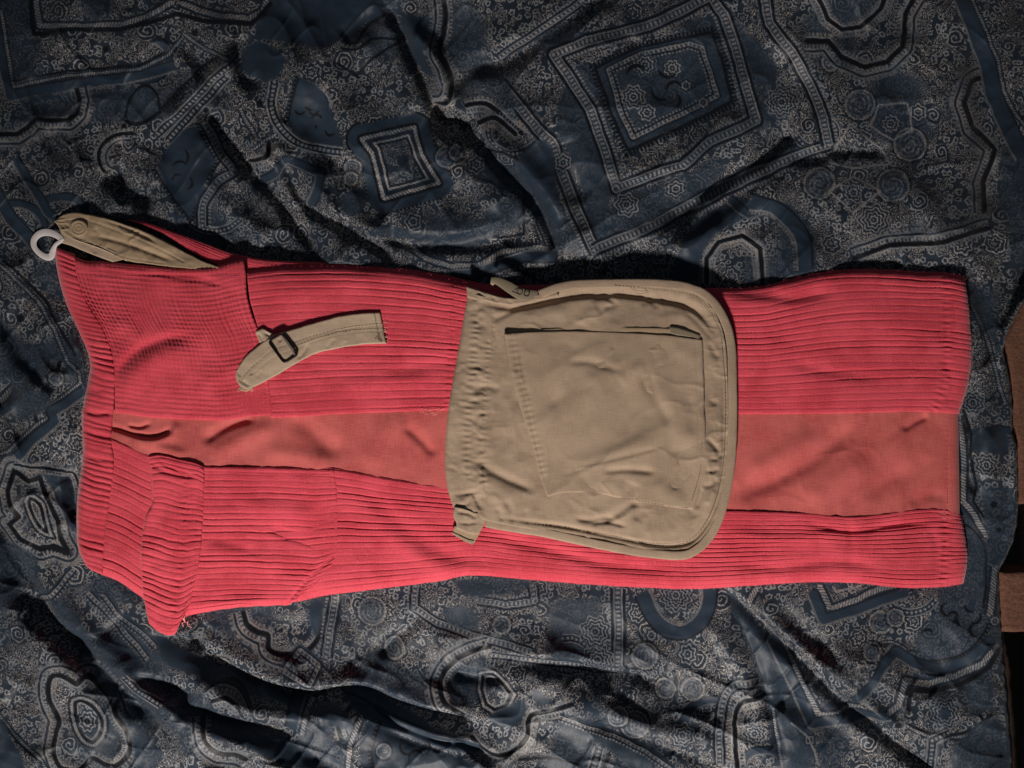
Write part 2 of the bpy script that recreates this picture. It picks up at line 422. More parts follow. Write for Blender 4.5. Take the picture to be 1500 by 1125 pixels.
def tube(name, pts3, r, mat, parent=None, closed=False, seg=7, flat=1.0):
    """tube through world points"""
    P = np.asarray(pts3, float); n = len(P)
    V = []
    for i in range(n):
        a = P[(i - 1) % n] if (closed or i > 0) else P[i]
        b = P[(i + 1) % n] if (closed or i < n - 1) else P[i]
        t = b - a; t /= (np.linalg.norm(t) + 1e-12)
        s = np.cross(t, (0, 0, 1.0)); s /= (np.linalg.norm(s) + 1e-9)
        u = np.cross(s, t)
        for k in range(seg):
            an = 2 * math.pi * k / seg
            V.append(P[i] + r * (math.cos(an) * s + flat * math.sin(an) * u))
    F = []
    for i in range(n if closed else n - 1):
        j = (i + 1) % n
        for k in range(seg):
            F.append((i * seg + k, i * seg + (k + 1) % seg, j * seg + (k + 1) % seg, j * seg + k))
    V = np.array(V)
    return V, np.array(F)

def tubes_obj(name, tl, mat, parent=None):
    Vs, Fs, o = [], [], 0
    for V, F in tl:
        Vs.append(V); Fs.append(F + o); o += len(V)
    V = np.vstack(Vs)
    return link_mesh(name, V, np.vstack(Fs), mat, parent, np.stack([V[:, 0] / S / 10, V[:, 1] / S / 10, 0 * V[:, 0]], -1))

def pw(pts, z, sub=5, closed=False):
    p = crom(pts, closed, sub)
    zz = np.full(len(p), z) if np.isscalar(z) else np.interp(np.linspace(0, 1, len(p)), np.linspace(0, 1, len(z)), z)
    return to_world(p[:, 0], p[:, 1], zz)

def stitches(pts, z, r=0.00028, dash=4.5, gap=1.6, jitter=0.25):
    """dashes of thread lying on the cloth; z may be a function"""
    p = crom(pts); L = np.hypot(*np.diff(p, axis=0).T).sum()
    out = []; s = 0
    while s + dash < L:
        q = resample(p, np.array([s, s + dash / 2, s + dash]) / L) + np.random.RandomState(int(s * 7) % 9999).uniform(-jitter, jitter, (3, 2))
        zz = z if np.isscalar(z) else z(q[:, 0], q[:, 1])
        zz = np.array([0, 0.0002, 0]) + zz
        out.append(tube('', to_world(q[:, 0], q[:, 1], zz), r, None, seg=4))
        s += dash + gap
    return out
# ------------------------------------------------------------------ the duvet
PANTS = [(78, 345), (84, 322), (120, 312), (190, 322), (260, 338), (340, 372), (400, 384), (560, 392), (680, 412), (800, 414), (960, 414),
         (1110, 418), (1200, 398), (1280, 394), (1412, 403), (1422, 520), (1406, 606), (1407, 752), (1416, 800), (1410, 856),
         (1240, 853), (1000, 862), (690, 843), (480, 873), (300, 893), (250, 928), (216, 900), (130, 832), (113, 780), (122, 600), (128, 530), (84, 400)]
EDGE = [(1600, -400), (1590, 0), (1560, 250), (1530, 400), (1496, 446), (1474, 492), (1470, 510), (1480, 560), (1484, 600), (1482, 632), (1489, 650), (1491, 700),
        (1491, 745), (1485, 790), (1463, 838), (1464, 880), (1468, 940), (1472, 1000), (1478, 1060), (1482, 1125), (1492, 1300), (1500, 1600)]

def build_duvet():
    # cloth coordinates, fine inside the picture and coarser outside it
    xs = np.r_[np.arange(-380, -12, 9.0), np.arange(-12, 1506, 1.55), np.arange(1508, 1960, 9.0)]
    ys = np.r_[np.arange(-360, -12, 9.0), np.arange(-12, 1138, 1.55), np.arange(1141, 1520, 9.0)]
    X, Y = np.meshgrid(xs, ys)
    tone = np.zeros(X.shape, np.float32)
    fil = np.ones(X.shape, np.float32)

    def sl(p, R):
        p = np.asarray(p, float)
        a, b = np.searchsorted(xs, [p[:, 0].min() - R, p[:, 0].max() + R])
        c, d = np.searchsorted(ys, [p[:, 1].min() - R, p[:, 1].max() + R])
        return slice(c, d), slice(a, b)

    # ---------------- relief
    H = 0.0065 * fbm(X / 210, Y / 210, 3, 2) + 0.0026 * fbm(X / 70, Y / 70, 11, 2)
    rg = 1 - np.abs(vnoise(X / 90 + 0.5 * vnoise(X / 60, Y / 60, 5), Y / 90, 14))
    H += 0.0030 * rg ** 3
    rg = 1 - np.abs(vnoise((X + Y * 0.8) / 34, (Y - X * 0.6) / 80, 24))
    H += 0.0020 * rg ** 4
    # long soft folds: diagonal over the lower half, broken up at the top left, wide at the top right
    def swell(th, sc, al, seed, pw_=1.0):
        c, s_ = math.cos(math.radians(th)), math.sin(math.radians(th))
        ac = (-X * s_ + Y * c) / sc + 0.5 * vnoise(X / (3 * sc), Y / (3 * sc), seed + 1); lo = (X * c + Y * s_) / (sc * al)
        v = vnoise(ac, lo, seed)
        return v + 0.6 * (1 - np.abs(vnoise(ac * 0.8 + 3, lo * 1.3, seed + 5))) ** 3
    lowm = sstep(700, 860, Y); lefm = sstep(720, 480, X) * (1 - lowm)
    rgm = (1 - lowm) * (1 - sstep(720, 480, X))
    H += lowm * (0.0095 * swell(36, 66, 4.5, 41) + 0.0036 * swell(20, 30, 4, 44))
    H += lefm * (0.0090 * swell(52, 58, 3.0, 47) + 0.0036 * swell(75, 30, 3, 49))
    H += rgm * (0.0095 * swell(-28, 95, 3.2, 52) + 0.0022 * swell(50, 42, 3, 55))
    H += 0.0004 * fbm(X / 16, Y / 16, 33, 2)

    def add(pts, amp, wp, wn, taper=0.15):
        if amp < 0: amp, wp, wn = amp * 1.05, max(wp, 8), max(wn * 1.5, 8.5)
        p = crom(pts); R = 3.2 * max(wp, wn)
        s = sl(p, R)
        d, a, Lt = dist_field(X[s], Y[s], p)
        # wandering width so that folds are not ruled
        k = 1 + 0.25 * vnoise(a / 45, a * 0 + amp, 7)
        w = np.maximum(np.where(d > 0, wp, wn) * k, 5.5)
        tp = sstep(0, taper, a / Lt) * sstep(0, taper, 1 - a / Lt)
        H[s] += amp * 0.001 * tp * np.exp(-(d / w) ** 2)
    # deep creases (valleys): steep on the side nearer the lamp
    CRE = [
        ([(548, -20), (553, 0), (577, 27), (597, 73), (623, 127), (638, 167), (650, 190), (673, 193), (707, 215), (733, 247), (763, 277), (790, 310), (813, 363), (830, 400)], -15, 9, 8),
        ([(630, 160), (660, 180), (700, 190)], -14, 20, 12),
        ([(920, -5), (870, 8), (817, 42), (783, 69), (733, 97), (695, 103), (668, 130), (660, 165)], -14, 18, 9),
        ([(300, 150), (324, 196), (350, 228), (374, 260), (400, 286), (425, 322), (470, 380)], -14, 9, 8),
        ([(402, 222), (412, 240), (426, 262), (442, 292), (466, 316), (500, 332), (545, 360), (590, 390)], -13, 10, 7),
        ([(540, 342), (565, 352), (610, 361), (663, 364), (717, 361), (775, 342)], -9, 5, 14),
        ([(975, 349), (997, 328), (1023, 295), (1050, 277), (1077, 261), (1117, 235), (1150, 209), (1180, 199)], -15, 6, 22),
        ([(1150, 240), (1195, 233), (1235, 224), (1310, 228)], -9, 5, 10),
        ([(150, 255), (178, 277), (200, 290), (228, 300)], -15, 14, 12),
        ([(175, 200), (178, 240), (178, 300)], -8, 6, 5),
        ([(345, 50), (352, 90), (362, 120), (388, 118)], -12, 10, 8),
        ([(-30, 720), (0, 777), (23, 820), (47, 863), (77, 910), (117, 950), (150, 983), (180, 1013), (213, 1043), (260, 1100)], -19, 24, 7),
        ([(187, 990), (215, 994), (245, 1010), (285, 1024)], -10, 12, 4),
        ([(250, 1036), (290, 1044), (320, 1054), (365, 1064), (440, 1076)], -13, 16, 4),
        ([(205, 925), (230, 934), (280, 944), (320, 972), (360, 996), (400, 1010), (460, 1024), (500, 1016), (533, 1014), (583, 1034), (650, 1050), (707, 1070), (755, 1080)], -30, 26, 6),
        ([(495, 1026), (533, 1044), (600, 1076), (683, 1100), (743, 1122)], -15, 16, 4),
        ([(696, 964), (740, 968), (800, 974), (900, 986), (985, 999)], -14, 20, 4),
        ([(793, 990), (850, 1004), (930, 1020), (1020, 1048)], -6, 24, 16),
        ([(1052, 850), (1064, 868), (1113, 912), (1167, 965), (1233, 1029), (1283, 1065), (1333, 1110), (1400, 1150)], -17, 11, 6),
        ([(1060, 867), (1087, 923), (1110, 983), (1130, 1050), (1146, 1130)], -5, 5, 3),
        ([(362, 900), (400, 910), (430, 918), (460, 908)], -7, 14, 12),
        ([(310, 912), (298, 930), (282, 958)], -11, 9, 8),
        ([(555, 965), (575, 940), (600, 920), (612, 895)], -9, 9, 7),
        ([(-20, 440), (0, 468), (20, 508), (50, 545), (85, 578)], -10, 12, 8),
        ([(20, 560), (-10, 590)], -8, 9, 8),
        ([(96, 690), (112, 725), (108, 768)], -8, 12, 9),
        ([(1133, 883), (1160, 910), (1187, 937), (1233, 970)], -7, 12, 9),
        ([(1425, 400), (1440, 460), (1455, 540), (1462, 600)], -6, 8, 8),
        ([(1412, 600), (1424, 640), (1420, 690), (1430, 730)], -7, 7, 6),
        ([(660, 985), (700, 992), (740, 1000)], -8, 9, 5),
        ([(820, 200), (835, 250), (850, 300)], -6, 14, 14),
        ([(1400, 0), (1425, 90), (1440, 200), (1445, 330)], -9, 14, 16),
        ([(105, 945), (150, 930), (190, 900)], -5, 8, 6),
        ([(935, 50), (905, 95), (880, 160)], -5, 12, 12),
        ([(700, 300), (760, 330), (800, 380)], -5, 14, 10),
        ([(500, 60), (530, 40), (560, 20)], -6, 10, 8),
        ([(250, 60), (290, 90), (330, 150)], -5, 10, 10),
        ([(60, 190), (110, 250), (130, 320)], -5, 18, 14),
        ([(1080, 40), (1160, 120), (1230, 160)], -5, 24, 18),
        ([(1300, 90), (1330, 200), (1310, 330)], -5, 22, 18),
        ([(480, 880), (520, 930), (510, 990)], -5, 12, 14),
        ([(40, 1000), (20, 1050), (60, 1110)], -6, 14, 12),
        ([(1250, 940), (1330, 950), (1400, 1000)], -4, 16, 12),
        ([(860, 1050), (940, 1085), (1040, 1120)], -7, 20, 10),
    ]
    H0 = H.copy()
    for c in CRE: add(*c)
    RID = [
        ([(230, 985), (290, 1000), (350, 1032), (420, 1050), (500, 1046), (600, 1075), (700, 1110)], 8, 14, 18),
        ([(215, 915), (290, 925), (340, 955), (400, 990), (470, 1000), (540, 1000), (620, 1030), (700, 1050)], 8, 9, 22),
        ([(60, 830), (110, 900), (170, 960), (240, 1010)], 8, 16, 14),
        ([(-20, 850), (40, 930), (120, 1010), (200, 1070)], 8, 24, 20),
        ([(700, 955), (800, 962), (900, 972), (980, 985)], 3, 12, 30),
        ([(590, 20), (640, 90), (665, 160)], 7, 16, 10),
        ([(520, 40), (570, 110), (600, 170)], 6, 20, 20),
        ([(600, 200), (680, 250), (740, 310)], 7, 20, 20),
        ([(700, 190), (770, 240), (830, 320)], 7, 12, 14),
        ([(280, 250), (330, 300), (400, 350)], 7, 16, 16),
        ([(360, 190), (400, 240), (440, 310)], 7, 10, 12),
        ([(440, 250), (500, 310), (580, 350)], 6, 14, 16),
        ([(980, 370), (1060, 320), (1150, 250)], 7, 22, 10),
        ([(1030, 900), (1090, 990), (1120, 1080)], 6, 12, 18),
        ([(1090, 860), (1160, 930), (1240, 1000), (1320, 1070)], 8, 16, 12),
        ([(1290, 250), (1360, 300), (1400, 380)], 5, 24, 24),
        ([(1120, 40), (1200, 110), (1240, 200)], 5, 24, 24),
        ([(500, 1035), (560, 1062), (640, 1092), (700, 1108)], 4, 5, 4),
        ([(230, 890), (300, 950), (400, 985), (500, 990), (600, 1015), (700, 1050)], 6, 22, 40),
        ([(40, 900), (120, 985), (200, 1050)], 7, 26, 26),
        ([(150, 950), (220, 1020), (300, 1070), (420, 1110)], 6, 14, 18),
        ([(235, 180), (270, 145), (310, 110), (350, 80)], 9, 10, 13),
        ([(290, 190), (320, 230), (360, 280)], 5, 12, 12),
        ([(385, 235), (410, 215), (425, 235)], 5, 6, 7),
        ([(430, 200), (520, 225), (560, 230)], 4, 16, 20),
        ([(570, 340), (660, 340), (760, 310)], 7, 12, 30),
        ([(700, 170), (760, 230), (820, 300), (860, 380)], 5, 20, 20),
        ([(700, 60), (780, 40), (860, 0)], 5, 20, 20),
        ([(900, 330), (1000, 350), (1100, 310), (1200, 240)], 5, 26, 14),
        ([(860, 240), (950, 250), (1060, 200), (1120, 170)], 6, 22, 26),
        ([(1080, 880), (1150, 960), (1230, 1040), (1300, 1100)], 6, 16, 14),
        ([(1210, 940), (1280, 1000), (1350, 1060)], 4, 25, 25),
        ([(720, 950), (850, 965), (980, 985)], 2, 14, 30),
        ([(560, 1000), (640, 1030), (720, 1055)], 5, 8, 18),
        ([(800, 1030), (950, 1060), (1080, 1090)], 6, 30, 22),
        ([(0, 600), (60, 560), (100, 545)], 4, 14, 16),
        ([(10, 640), (60, 690), (110, 700)], 4, 18, 18),
        ([(600, 40), (640, 80), (650, 130)], 6, 12, 14),
        ([(1450, 620), (1455, 700), (1450, 780)], 5, 16, 14),
        ([(1380, 900), (1430, 960), (1440, 1040)], 4, 20, 20),
    ]
    for c in RID: add(c[0], c[1] * 1.15, *c[2:])
    HC = H - H0
    # flattened by the trousers lying on it
    dP, _, _ = dist_field(X[::3, ::3], Y[::3, ::3], PANTS, True)
    iy = np.clip(np.arange(len(ys)) / 3, 0, dP.shape[0] - 1.001); ix = np.clip(np.arange(len(xs)) / 3, 0, dP.shape[1] - 1.001)
    y0, x0 = iy.astype(int), ix.astype(int); fy, fx = (iy - y0)[:, None], (ix - x0)[None]
    dPf = (dP[y0][:, x0] * (1 - fx) + dP[y0][:, x0 + 1] * fx) * (1 - fy) + (dP[y0 + 1][:, x0] * (1 - fx) + dP[y0 + 1][:, x0 + 1] * fx) * fy
    m = sstep(2, -16, dPf)
    fl_ = sstep(760, 800, Y) * sstep(135, 20, dPf)
    H = H0 * (1 - .9 * fl_) + HC * (1 - .45 * fl_)
    H = H * (1 - m) + m * (-0.004)
    near = sstep(30, 4, dPf)                      # sinks a little round the garment
    H -= 0.002 * near * (1 - m)
    H = np.where((dPf > -10) & (dPf < 22), np.minimum(H, 0.0035 + 0.0008 * np.clip(dPf, 0, 22)), H)
    # slopes away to the right and to the far corner
    H -= 0.030 * sstep(1385, 1530, X) * sstep(620, 380, Y)
    H -= 0.012 * sstep(1440, 1500, X) * sstep(380, 620, Y)

    # ---------------- woven pattern
    def layer(s, dd, arc, Lt, off, hw, val, bead=0.0, soft=0.8, f=None):
        k = sstep(hw + soft, hw - soft * 0.4, np.abs(dd - off))
        if bead > 0:
            n = max(1, round(Lt / bead)); k = k * sstep(-0.35, 0.45, np.cos(2 * np.pi * arc * n / Lt))
        elif bead < 0:   # slanted cord
            n = max(1, round(Lt / -bead)); k = k * (0.35 + 0.65 * sstep(-0.6, 0.2, np.cos(2 * np.pi * (arc + 0.6 * (dd - off)) * n / Lt)))
        tone[s] = tone[s] * (1 - k) + val * k
        fil[s] = fil[s] * (1 - k) + (0 if f is None else f) * k
    wx = 1.6 * fbm(X / 22, Y / 22, 61, 2); wy = 1.6 * fbm(X / 22, Y / 22, 71, 2)
    PR = {
        'beads': [(0, 9, 0), (-6.5, 1.3, .75), (6.5, 1.3, .75), (-4, 1.0, -.8), (4, 1.0, -.8), (0, 2.6, .85, 6.5)],
        'border': [(0, 12, 0), (-9, 1.6, -.95), (-6, 1.0, .7), (0, 3.0, .75, 6.5), (6, 1.0, .7), (8.5, 1.5, -.9), (13, 2.0, .7, 5.5)],
        'border_in': [(0, 12, 0), (9, 1.6, -.95), (6, 1.0, .7), (0, 3.0, .75, 6.5), (-6, 1.0, .7), (-8.5, 1.5, -.9), (-13, 2.0, .7, 5.5)],
        'rope': [(0, 7, -.5), (0, 3.6, 1.0, -4.5)],
        'cord': [(0, 4, -.6), (0, 2.0, .85, -4.0)],
        'dark': [(0, 2.3, -.9)],
        'thin': [(0, 1.2, -.9)],
        'light': [(0, 1.1, .8)],
        'band': [(0, 8, 0), (-8, 1.2, -.7), (8, 1.2, .45)],
        'wide': [(0, 13, 0), (-13, 1.2, -.7), (13, 1.2, .45)],
        'teeth': [(0, 2.2, -1.0, 6.0), (-3, 1.2, -.9)],
        'scallop': [(0, 3.0, -1.0), (7, 2.2, .75, 5.5), (11, 1.1, .75), (14, 1.1, -.5), (17, 1.1, .6), (21, 2.0, .55, 6.0), (-5, 1.1, .75), (-9, 2.0, .7, 5.5)],
        'medal': [(0, 3.4, -1.0), (4.5, 1.2, .8), (8, 2.2, .75, 5.0), (12, 1.0, .7), (-4.5, 1.2, .8), (-8, 1.6, .6, 5.0)],
        'oval': [(0, 1.2, -.9), (-4.5, 2.6, .85, -4.0), (-9, 2.4, -1.0), (-12.5, 1.1, .8)],
        'frame': [(0, 6, 0), (22, 2.2, -1.0, 6.0), (14, 7, 0), (5, 2.0, -.95), (0, 3.2, 1.0, -5), (-6, 3.4, -.55), (-10, 1.6, .85), (-13, 1.2, -.8)],
        'plainring': [(0, 11, 0), (-11, 1.2, -.8), (11, 1.0, .6), (15, 2.0, .6, 5.5)],
    }
    def paint(kind, pts, closed=False, smooth=False, scale=1.0):
        p = crom(pts, closed, 6) if smooth else np.asarray(pts, float)
        s = sl(p, 30 * scale)
        xx, yy = X[s] + wx[s] * 0.55, Y[s] + wy[s] * 0.55
        d, a, Lt = dist_field(xx, yy, p, closed)
        if not closed:
            e0 = np.hypot(xx - p[0, 0], yy - p[0, 1]); e1 = np.hypot(xx - p[-1, 0], yy - p[-1, 1])
            at_end = ((a <= 0.01) | (a >= Lt - 0.01))
            d = np.where(at_end & (np.minimum(e0, e1) > 2), 99, d)
        for L_ in PR[kind]:
            b = L_[3] if len(L_) > 3 else 0
            layer(s, d, a, Lt, L_[0] * scale, L_[1] * max(scale, .7), L_[2], b)
    def plain(pts, soft=3, smooth=True, val=0.0, keep=0.0):
        p = crom(pts, True, 6) if smooth else np.asarray(pts, float)
        s = sl(p, 12)
        d, a, Lt = dist_field(X[s] + wx[s], Y[s] + wy[s], p, True)
        k = sstep(soft, -soft, d)
        fil[s] = fil[s] * (1 - k) + keep * k
        tone[s] = tone[s] * (1 - k) + val * k
    def disc(x, y, r, turns=2.6, sgn=1):
        s = sl([(x, y)], r + 5)
        dx, dy = X[s] - x, Y[s] - y
        rr = np.hypot(dx, dy); an = np.arctan2(dy, dx)
        pitch = r / turns
        ph = (rr / pitch * 2 * np.pi + sgn * an * 2)
        k = sstep(r + 1, r - 1, rr)
        ln = sstep(0.2, 0.9, np.cos(ph)) * (0.45 + 0.35 * vnoise(X[s] / 4, Y[s] / 4, 9))
        bd = sstep(-.2, .5, np.cos(rr / 5.5 * 2 * np.pi) * np.cos(an * np.maximum(4, np.round(rr / 2.2))))
        tone[s] = tone[s] * (1 - k) + k * (ln + .35 * bd * (1 - ln) - .2)
        fil[s] *= (1 - .75 * k)
        k2 = sstep(1.6, 0.5, np.abs(rr - r)); tone[s] = tone[s] * (1 - k2) + 0.6 * k2
        k3 = sstep(1.8, 0.6, np.abs(rr - r - 3.4)); tone[s] = tone[s] * (1 - k3) - 0.7 * k3
    def curl(x, y, r, a0, a1, val=-.95, w=1.3):
        t = np.linspace(0, 1, 9); an = np.radians(a0 + (a1 - a0) * t); q = np.stack([x + r * (1 - .45 * t) * np.cos(an), y + r * (1 - .45 * t) * np.sin(an)], -1)
        s = sl(q, 5); d, a, Lt = dist_field(X[s], Y[s], q)
        wv = w * (0.5 + 0.9 * np.sin(np.pi * np.clip(a / Lt, 0, 1)))
        k = sstep(wv + .8, wv - .4, np.abs(d)); tone[s] = tone[s] * (1 - k) + val * k; fil[s] *= (1 - .5 * k)
    def dot(x, y, r, val=-.9):
        s = sl([(x, y)], r + 4); rr = np.hypot(X[s] - x, Y[s] - y); k = sstep(r + 1, r - 1, rr)
        tone[s] = tone[s] * (1 - k) + val * k; fil[s] *= (1 - k)
    def rosette(x, y, r, n=6, ex=1.0):
        s = sl([(x, y)], r + 5); dx, dy = X[s] - x, (Y[s] - y) * ex; rr = np.hypot(dx, dy); an = np.arctan2(dy, dx)
        q = rr * (1 + 0.12 * np.cos(n * an)); k = sstep(r + 1, r - 1, q)
        ln = sstep(-.2, .6, np.cos(q / 5.4 * 2 * np.pi)); pet = sstep(-.2, .5, np.cos(n * 2 * an)) * sstep(r * .95, r * .6, q) * .5
        tone[s] = tone[s] * (1 - k) + k * (ln * .85 - pet * (1 - ln) * .6 - .25 * (1 - ln)); fil[s] *= (1 - k)

    # large plain navy patches between the figures
    n0 = fbm(X / 95, Y / 95, 81, 2)
    fil *= (0.22 + 0.78 * sstep(-0.55, -0.05, n0)).astype(np.float32)
    # lesser scattered ornament everywhere
    rs = np.random.RandomState(5)
    for i in range(26):
        x, y, r = rs.uniform(-20, 1480), rs.uniform(-20, 1140), rs.uniform(9, 19)
        q = rs.rand()
        if q < .15: disc(x, y, r, r / 5.6, rs.choice([-1, 1]))
        elif q < .8: rosette(x, y, r, rs.randint(5, 9), rs.uniform(.8, 1.25))
        else: dot(x, y, rs.uniform(3, 5))
    for i in range(26):      # little quilted lozenges and arcs of beads
        x, y, r, a = rs.uniform(0, 1480), rs.uniform(0, 1130), rs.uniform(26, 46), rs.uniform(0, 6.3)
        t = np.linspace(a, a + rs.uniform(2.0, 4.4), 12)
        paint(['beads', 'band', 'scallop', 'cord'][rs.randint(4)], np.stack([x + r * np.cos(t), y + r * .8 * np.sin(t)], -1), scale=.75)

    # --- top left
    plain([(395, 2), (430, -10), (505, -10), (515, 45), (470, 70), (420, 62), (375, 52)])
    plain([(350, 95), (372, 60), (400, 70), (420, 90), (395, 120), (360, 110)])
    plain([(10, 60), (50, 56), (60, 70), (30, 100), (18, 90)], keep=.3)
    paint('rope', [(50, -10), (55, 20), (58, 37), (120, 38), (180, 35), (215, 25), (252, 4)])
    paint('rope', [(262, 2), (290, 15), (320, 23), (365, 27), (386, 15), (392, -8)])
    paint('dark', [(44, -5), (49, 50), (110, 43), (170, 43), (222, 33), (258, 20), (300, 31), (370, 35), (397, 5)], scale=1.3)
    paint('band', [(-5, 20), (7, 100), (16, 140), (60, 132), (130, 121), (200, 112), (255, 96)])
    paint('cord', [(2, 18), (12, 80), (20, 127), (100, 111), (205, 101), (246, 81), (266, 58), (270, 46)])
    paint('dark', [(20, 118), (100, 104), (205, 95), (240, 77)], scale=.6)
    paint('cord', [(272, 52), (300, 72), (335, 85)])
    paint('scallop', [(-5, 197), (25, 197), (40, 188), (52, 174), (75, 177), (100, 176), (112, 165), (116, 145), (112, 130)])
    plain([(30, 150), (60, 138), (104, 134), (110, 150), (104, 168), (60, 170), (40, 180), (10, 188)], keep=.35)
    plain([(188, 172), (190, 150), (205, 130), (222, 130), (232, 150), (225, 170), (205, 178)], keep=.1)
    paint('dark', [(184, 172), (188, 150), (204, 128), (220, 127), (231, 140), (233, 158)], smooth=True, scale=.6)
    paint('dark', [(184, 176), (195, 182), (215, 177), (235, 163)], smooth=True, scale=1.2)
    paint('teeth', [(235, 163), (262, 135), (292, 105), (322, 84)])
    paint('beads', [(232, 196), (262, 168), (296, 132), (330, 98), (352, 88)])
    paint('beads', [(246, 206), (280, 168), (306, 140), (332, 112)])
    plain([(262, 198), (292, 184), (316, 232), (300, 268), (279, 318), (252, 290), (234, 252), (238, 230)], val=0)
    paint('teeth', [(288, 180), (300, 205), (318, 234), (302, 268), (280, 322)])
    paint('teeth', [(225, 250), (250, 290), (278, 325)])
    paint('border', [(296, 330), (298, 295), (318, 266), (345, 248)], smooth=True, scale=.8)
    paint('border', [(300, 180), (322, 222), (340, 245)], scale=.7)
    curl(262, 235, 18, -60, 30); curl(268, 248, 16, 200, 300); curl(270, 270, 14, -50, 60); curl(262, 262, 10, 170, 290)
    plain([(434, 112), (470, 132), (492, 178), (502, 214), (470, 210), (432, 196), (420, 175), (424, 140)])
    paint('teeth', [(434, 112), (426, 140), (418, 178)], smooth=True)
    paint('beads', [(402, 120), (398, 155), (412, 190), (440, 210), (500, 222)], smooth=True)
    for a in ((438, 160, 9, 20, 170), (458, 160, 9, 20, 150), (466, 176, 10, 200, 330), (482, 190, 9, 30, 170), (452, 150, 12, 60, 130)): curl(*a)
    dot(463, 185, 2); dot(380, 152, 5); dot(155, 72, 5); dot(345, 54, 6); dot(285, 48, 5)
    paint('cord', [(352, 160), (362, 180), (375, 200)])
    paint('cord', [(370, 218), (384, 206), (398, 200)])
    paint('medal', [(366, 240), (378, 234), (392, 222), (394, 208)], smooth=True)
    paint('thin', [(500, 60), (520, 62), (536, 42), (562, 22)], smooth=True, scale=1.6)
    paint('thin', [(500, 70), (522, 72), (545, 55), (580, 58)], smooth=True, scale=1.2)
    paint('thin', [(495, 92), (522, 111), (545, 82), (585, 62)], scale=1.4)
    plain([(500, -5), (552, 0), (558, 20), (535, 35), (520, 55), (500, 58)])
    plain([(585, 30), (606, 20), (640, 40), (645, 100), (620, 110), (600, 70)])
    paint('scallop', [(650, -5), (652, 22), (650, 50), (643, 72), (655, 95), (662, 125), (655, 150), (640, 160)], smooth=True)
    # --- the small square frame
    SQ = [(530, 203), (606, 187), (618, 225), (642, 268), (562, 290), (556, 262), (546, 222)]
    plain([(505, 190), (620, 165), (640, 215), (668, 275), (560, 318), (535, 290)], keep=.5, smooth=False)
    paint('frame', SQ, True)
    plain([(582, 227), (599, 225), (601, 249), (583, 250)], soft=1, smooth=False, val=-.2)
    paint('wide', [(385, 270), (420, 235), (470, 252), (455, 305)], scale=.5)
    plain([(500, 285), (525, 275), (540, 290), (520, 315), (500, 305)], keep=.1)
    disc(654, 228, 15, 2.6, 1); disc(668, 222, 9, 2, -1); rosette(698, 240, 15, 6); disc(517, 245, 12, 2.4); disc(514, 262, 9, 2); rosette(605, 323, 15, 5)
    curl(497, 290, 10, 90, 270); curl(500, 300, 9, 90, 260); dot(500, 249, 3); dot(676, 219, 3.5)
    plain([(560, 330), (620, 340), (700, 348), (740, 345), (700, 352), (600, 352), (545, 345)], keep=.15)
    plain([(720, 300), (760, 290), (768, 330), (720, 345), (690, 345)], keep=.2)
    paint('dark', [(767, 285), (768, 345), (730, 352)], scale=.5)
    paint('rope', [(790, 322), (806, 366), (770, 362), (735, 370), (700, 388), (660, 390), (622, 378), (605, 366)], scale=.9)
    paint('teeth', [(780, 330), (788, 356), (740, 360)])
    paint('band', [(812, 376), (770, 376), (730, 388), (690, 402), (660, 404)])
    # --- top middle : the big tilted squares
    plain([(835, 110), (865, 100), (905, 225), (900, 262), (875, 350), (845, 255), (815, 185)], keep=.12)
    paint('border', [(733, 122), (760, 155), (788, 190), (808, 208), (826, 262), (850, 318), (873, 372)])
    paint('border_in', [(733, 88), (760, 66), (800, 40), (850, 5)], scale=.8)
    plain([(680, 120), (730, 108), (755, 160), (700, 170), (670, 160)], keep=.35)
    paint('medal', [(682, 155), (712, 152), (748, 180), (765, 195)], smooth=True)
    paint('medal', [(700, 180), (725, 172), (756, 196)], smooth=True)
    paint('thin', [(716, 225), (736, 219), (757, 228), (766, 245)], scale=2.0)
    plain([(760, 225), (800, 205), (815, 260), (820, 330), (790, 300), (770, 262)], keep=.05)
    paint('border', [(870, 366), (930, 340), (1000, 312), (1070, 274), (1140, 240), (1214, 214)])
    paint('border', [(1214, 214), (1207, 175), (1190, 130), (1160, 75), (1128, 35), (1120, -5)])
    OUT = [(812, 80), (860, 60), (950, 38), (1010, 10), (1040, -6), (1060, 20), (1080, 80), (1108, 176), (1040, 205), (1000, 240), (950, 255), (903, 276), (890, 230), (865, 160)]
    paint('border_in', OUT, True)
    INN = [(866, 98), (930, 68), (1000, 50), (1046, 42), (1064, 90), (1078, 150), (1000, 190), (918, 226), (902, 195), (885, 150)]
    plain(INN, smooth=False, keep=.12)
    paint('teeth', INN, True, scale=1.6)
    paint('border_in', [(892, 104), (940, 80), (1010, 64), (1028, 70), (1050, 140), (1000, 166), (928, 200), (912, 170)], True, scale=.5)
    for (x, y, r, n) in ((945, 95, 16, 8), (928, 142, 17, 8), (948, 165, 14, 7), (985, 100, 15, 8), (1005, 125, 10, 6), (1030, 150, 8, 6)): rosette(x, y, r, n)
    for a in ((938, 110, 20, 180, 300), (975, 98, 18, 40, 160), (990, 130, 14, 170, 330), (985, 150, 14, -60, 60), (965, 128, 20, 60, 160)): curl(*a, w=1.8)
    plain([(1090, 60), (1110, 60), (1140, 110), (1110, 120)], keep=.1)
    plain([(905, 290), (960, 268), (1010, 250), (1050, 230), (1060, 260), (1000, 300), (920, 335), (885, 330)], keep=.25)
    rosette(1145, 150, 22, 9); rosette(918, 300, 20, 7); rosette(990, 278, 16, 6); rosette(825, 240, 14, 6)
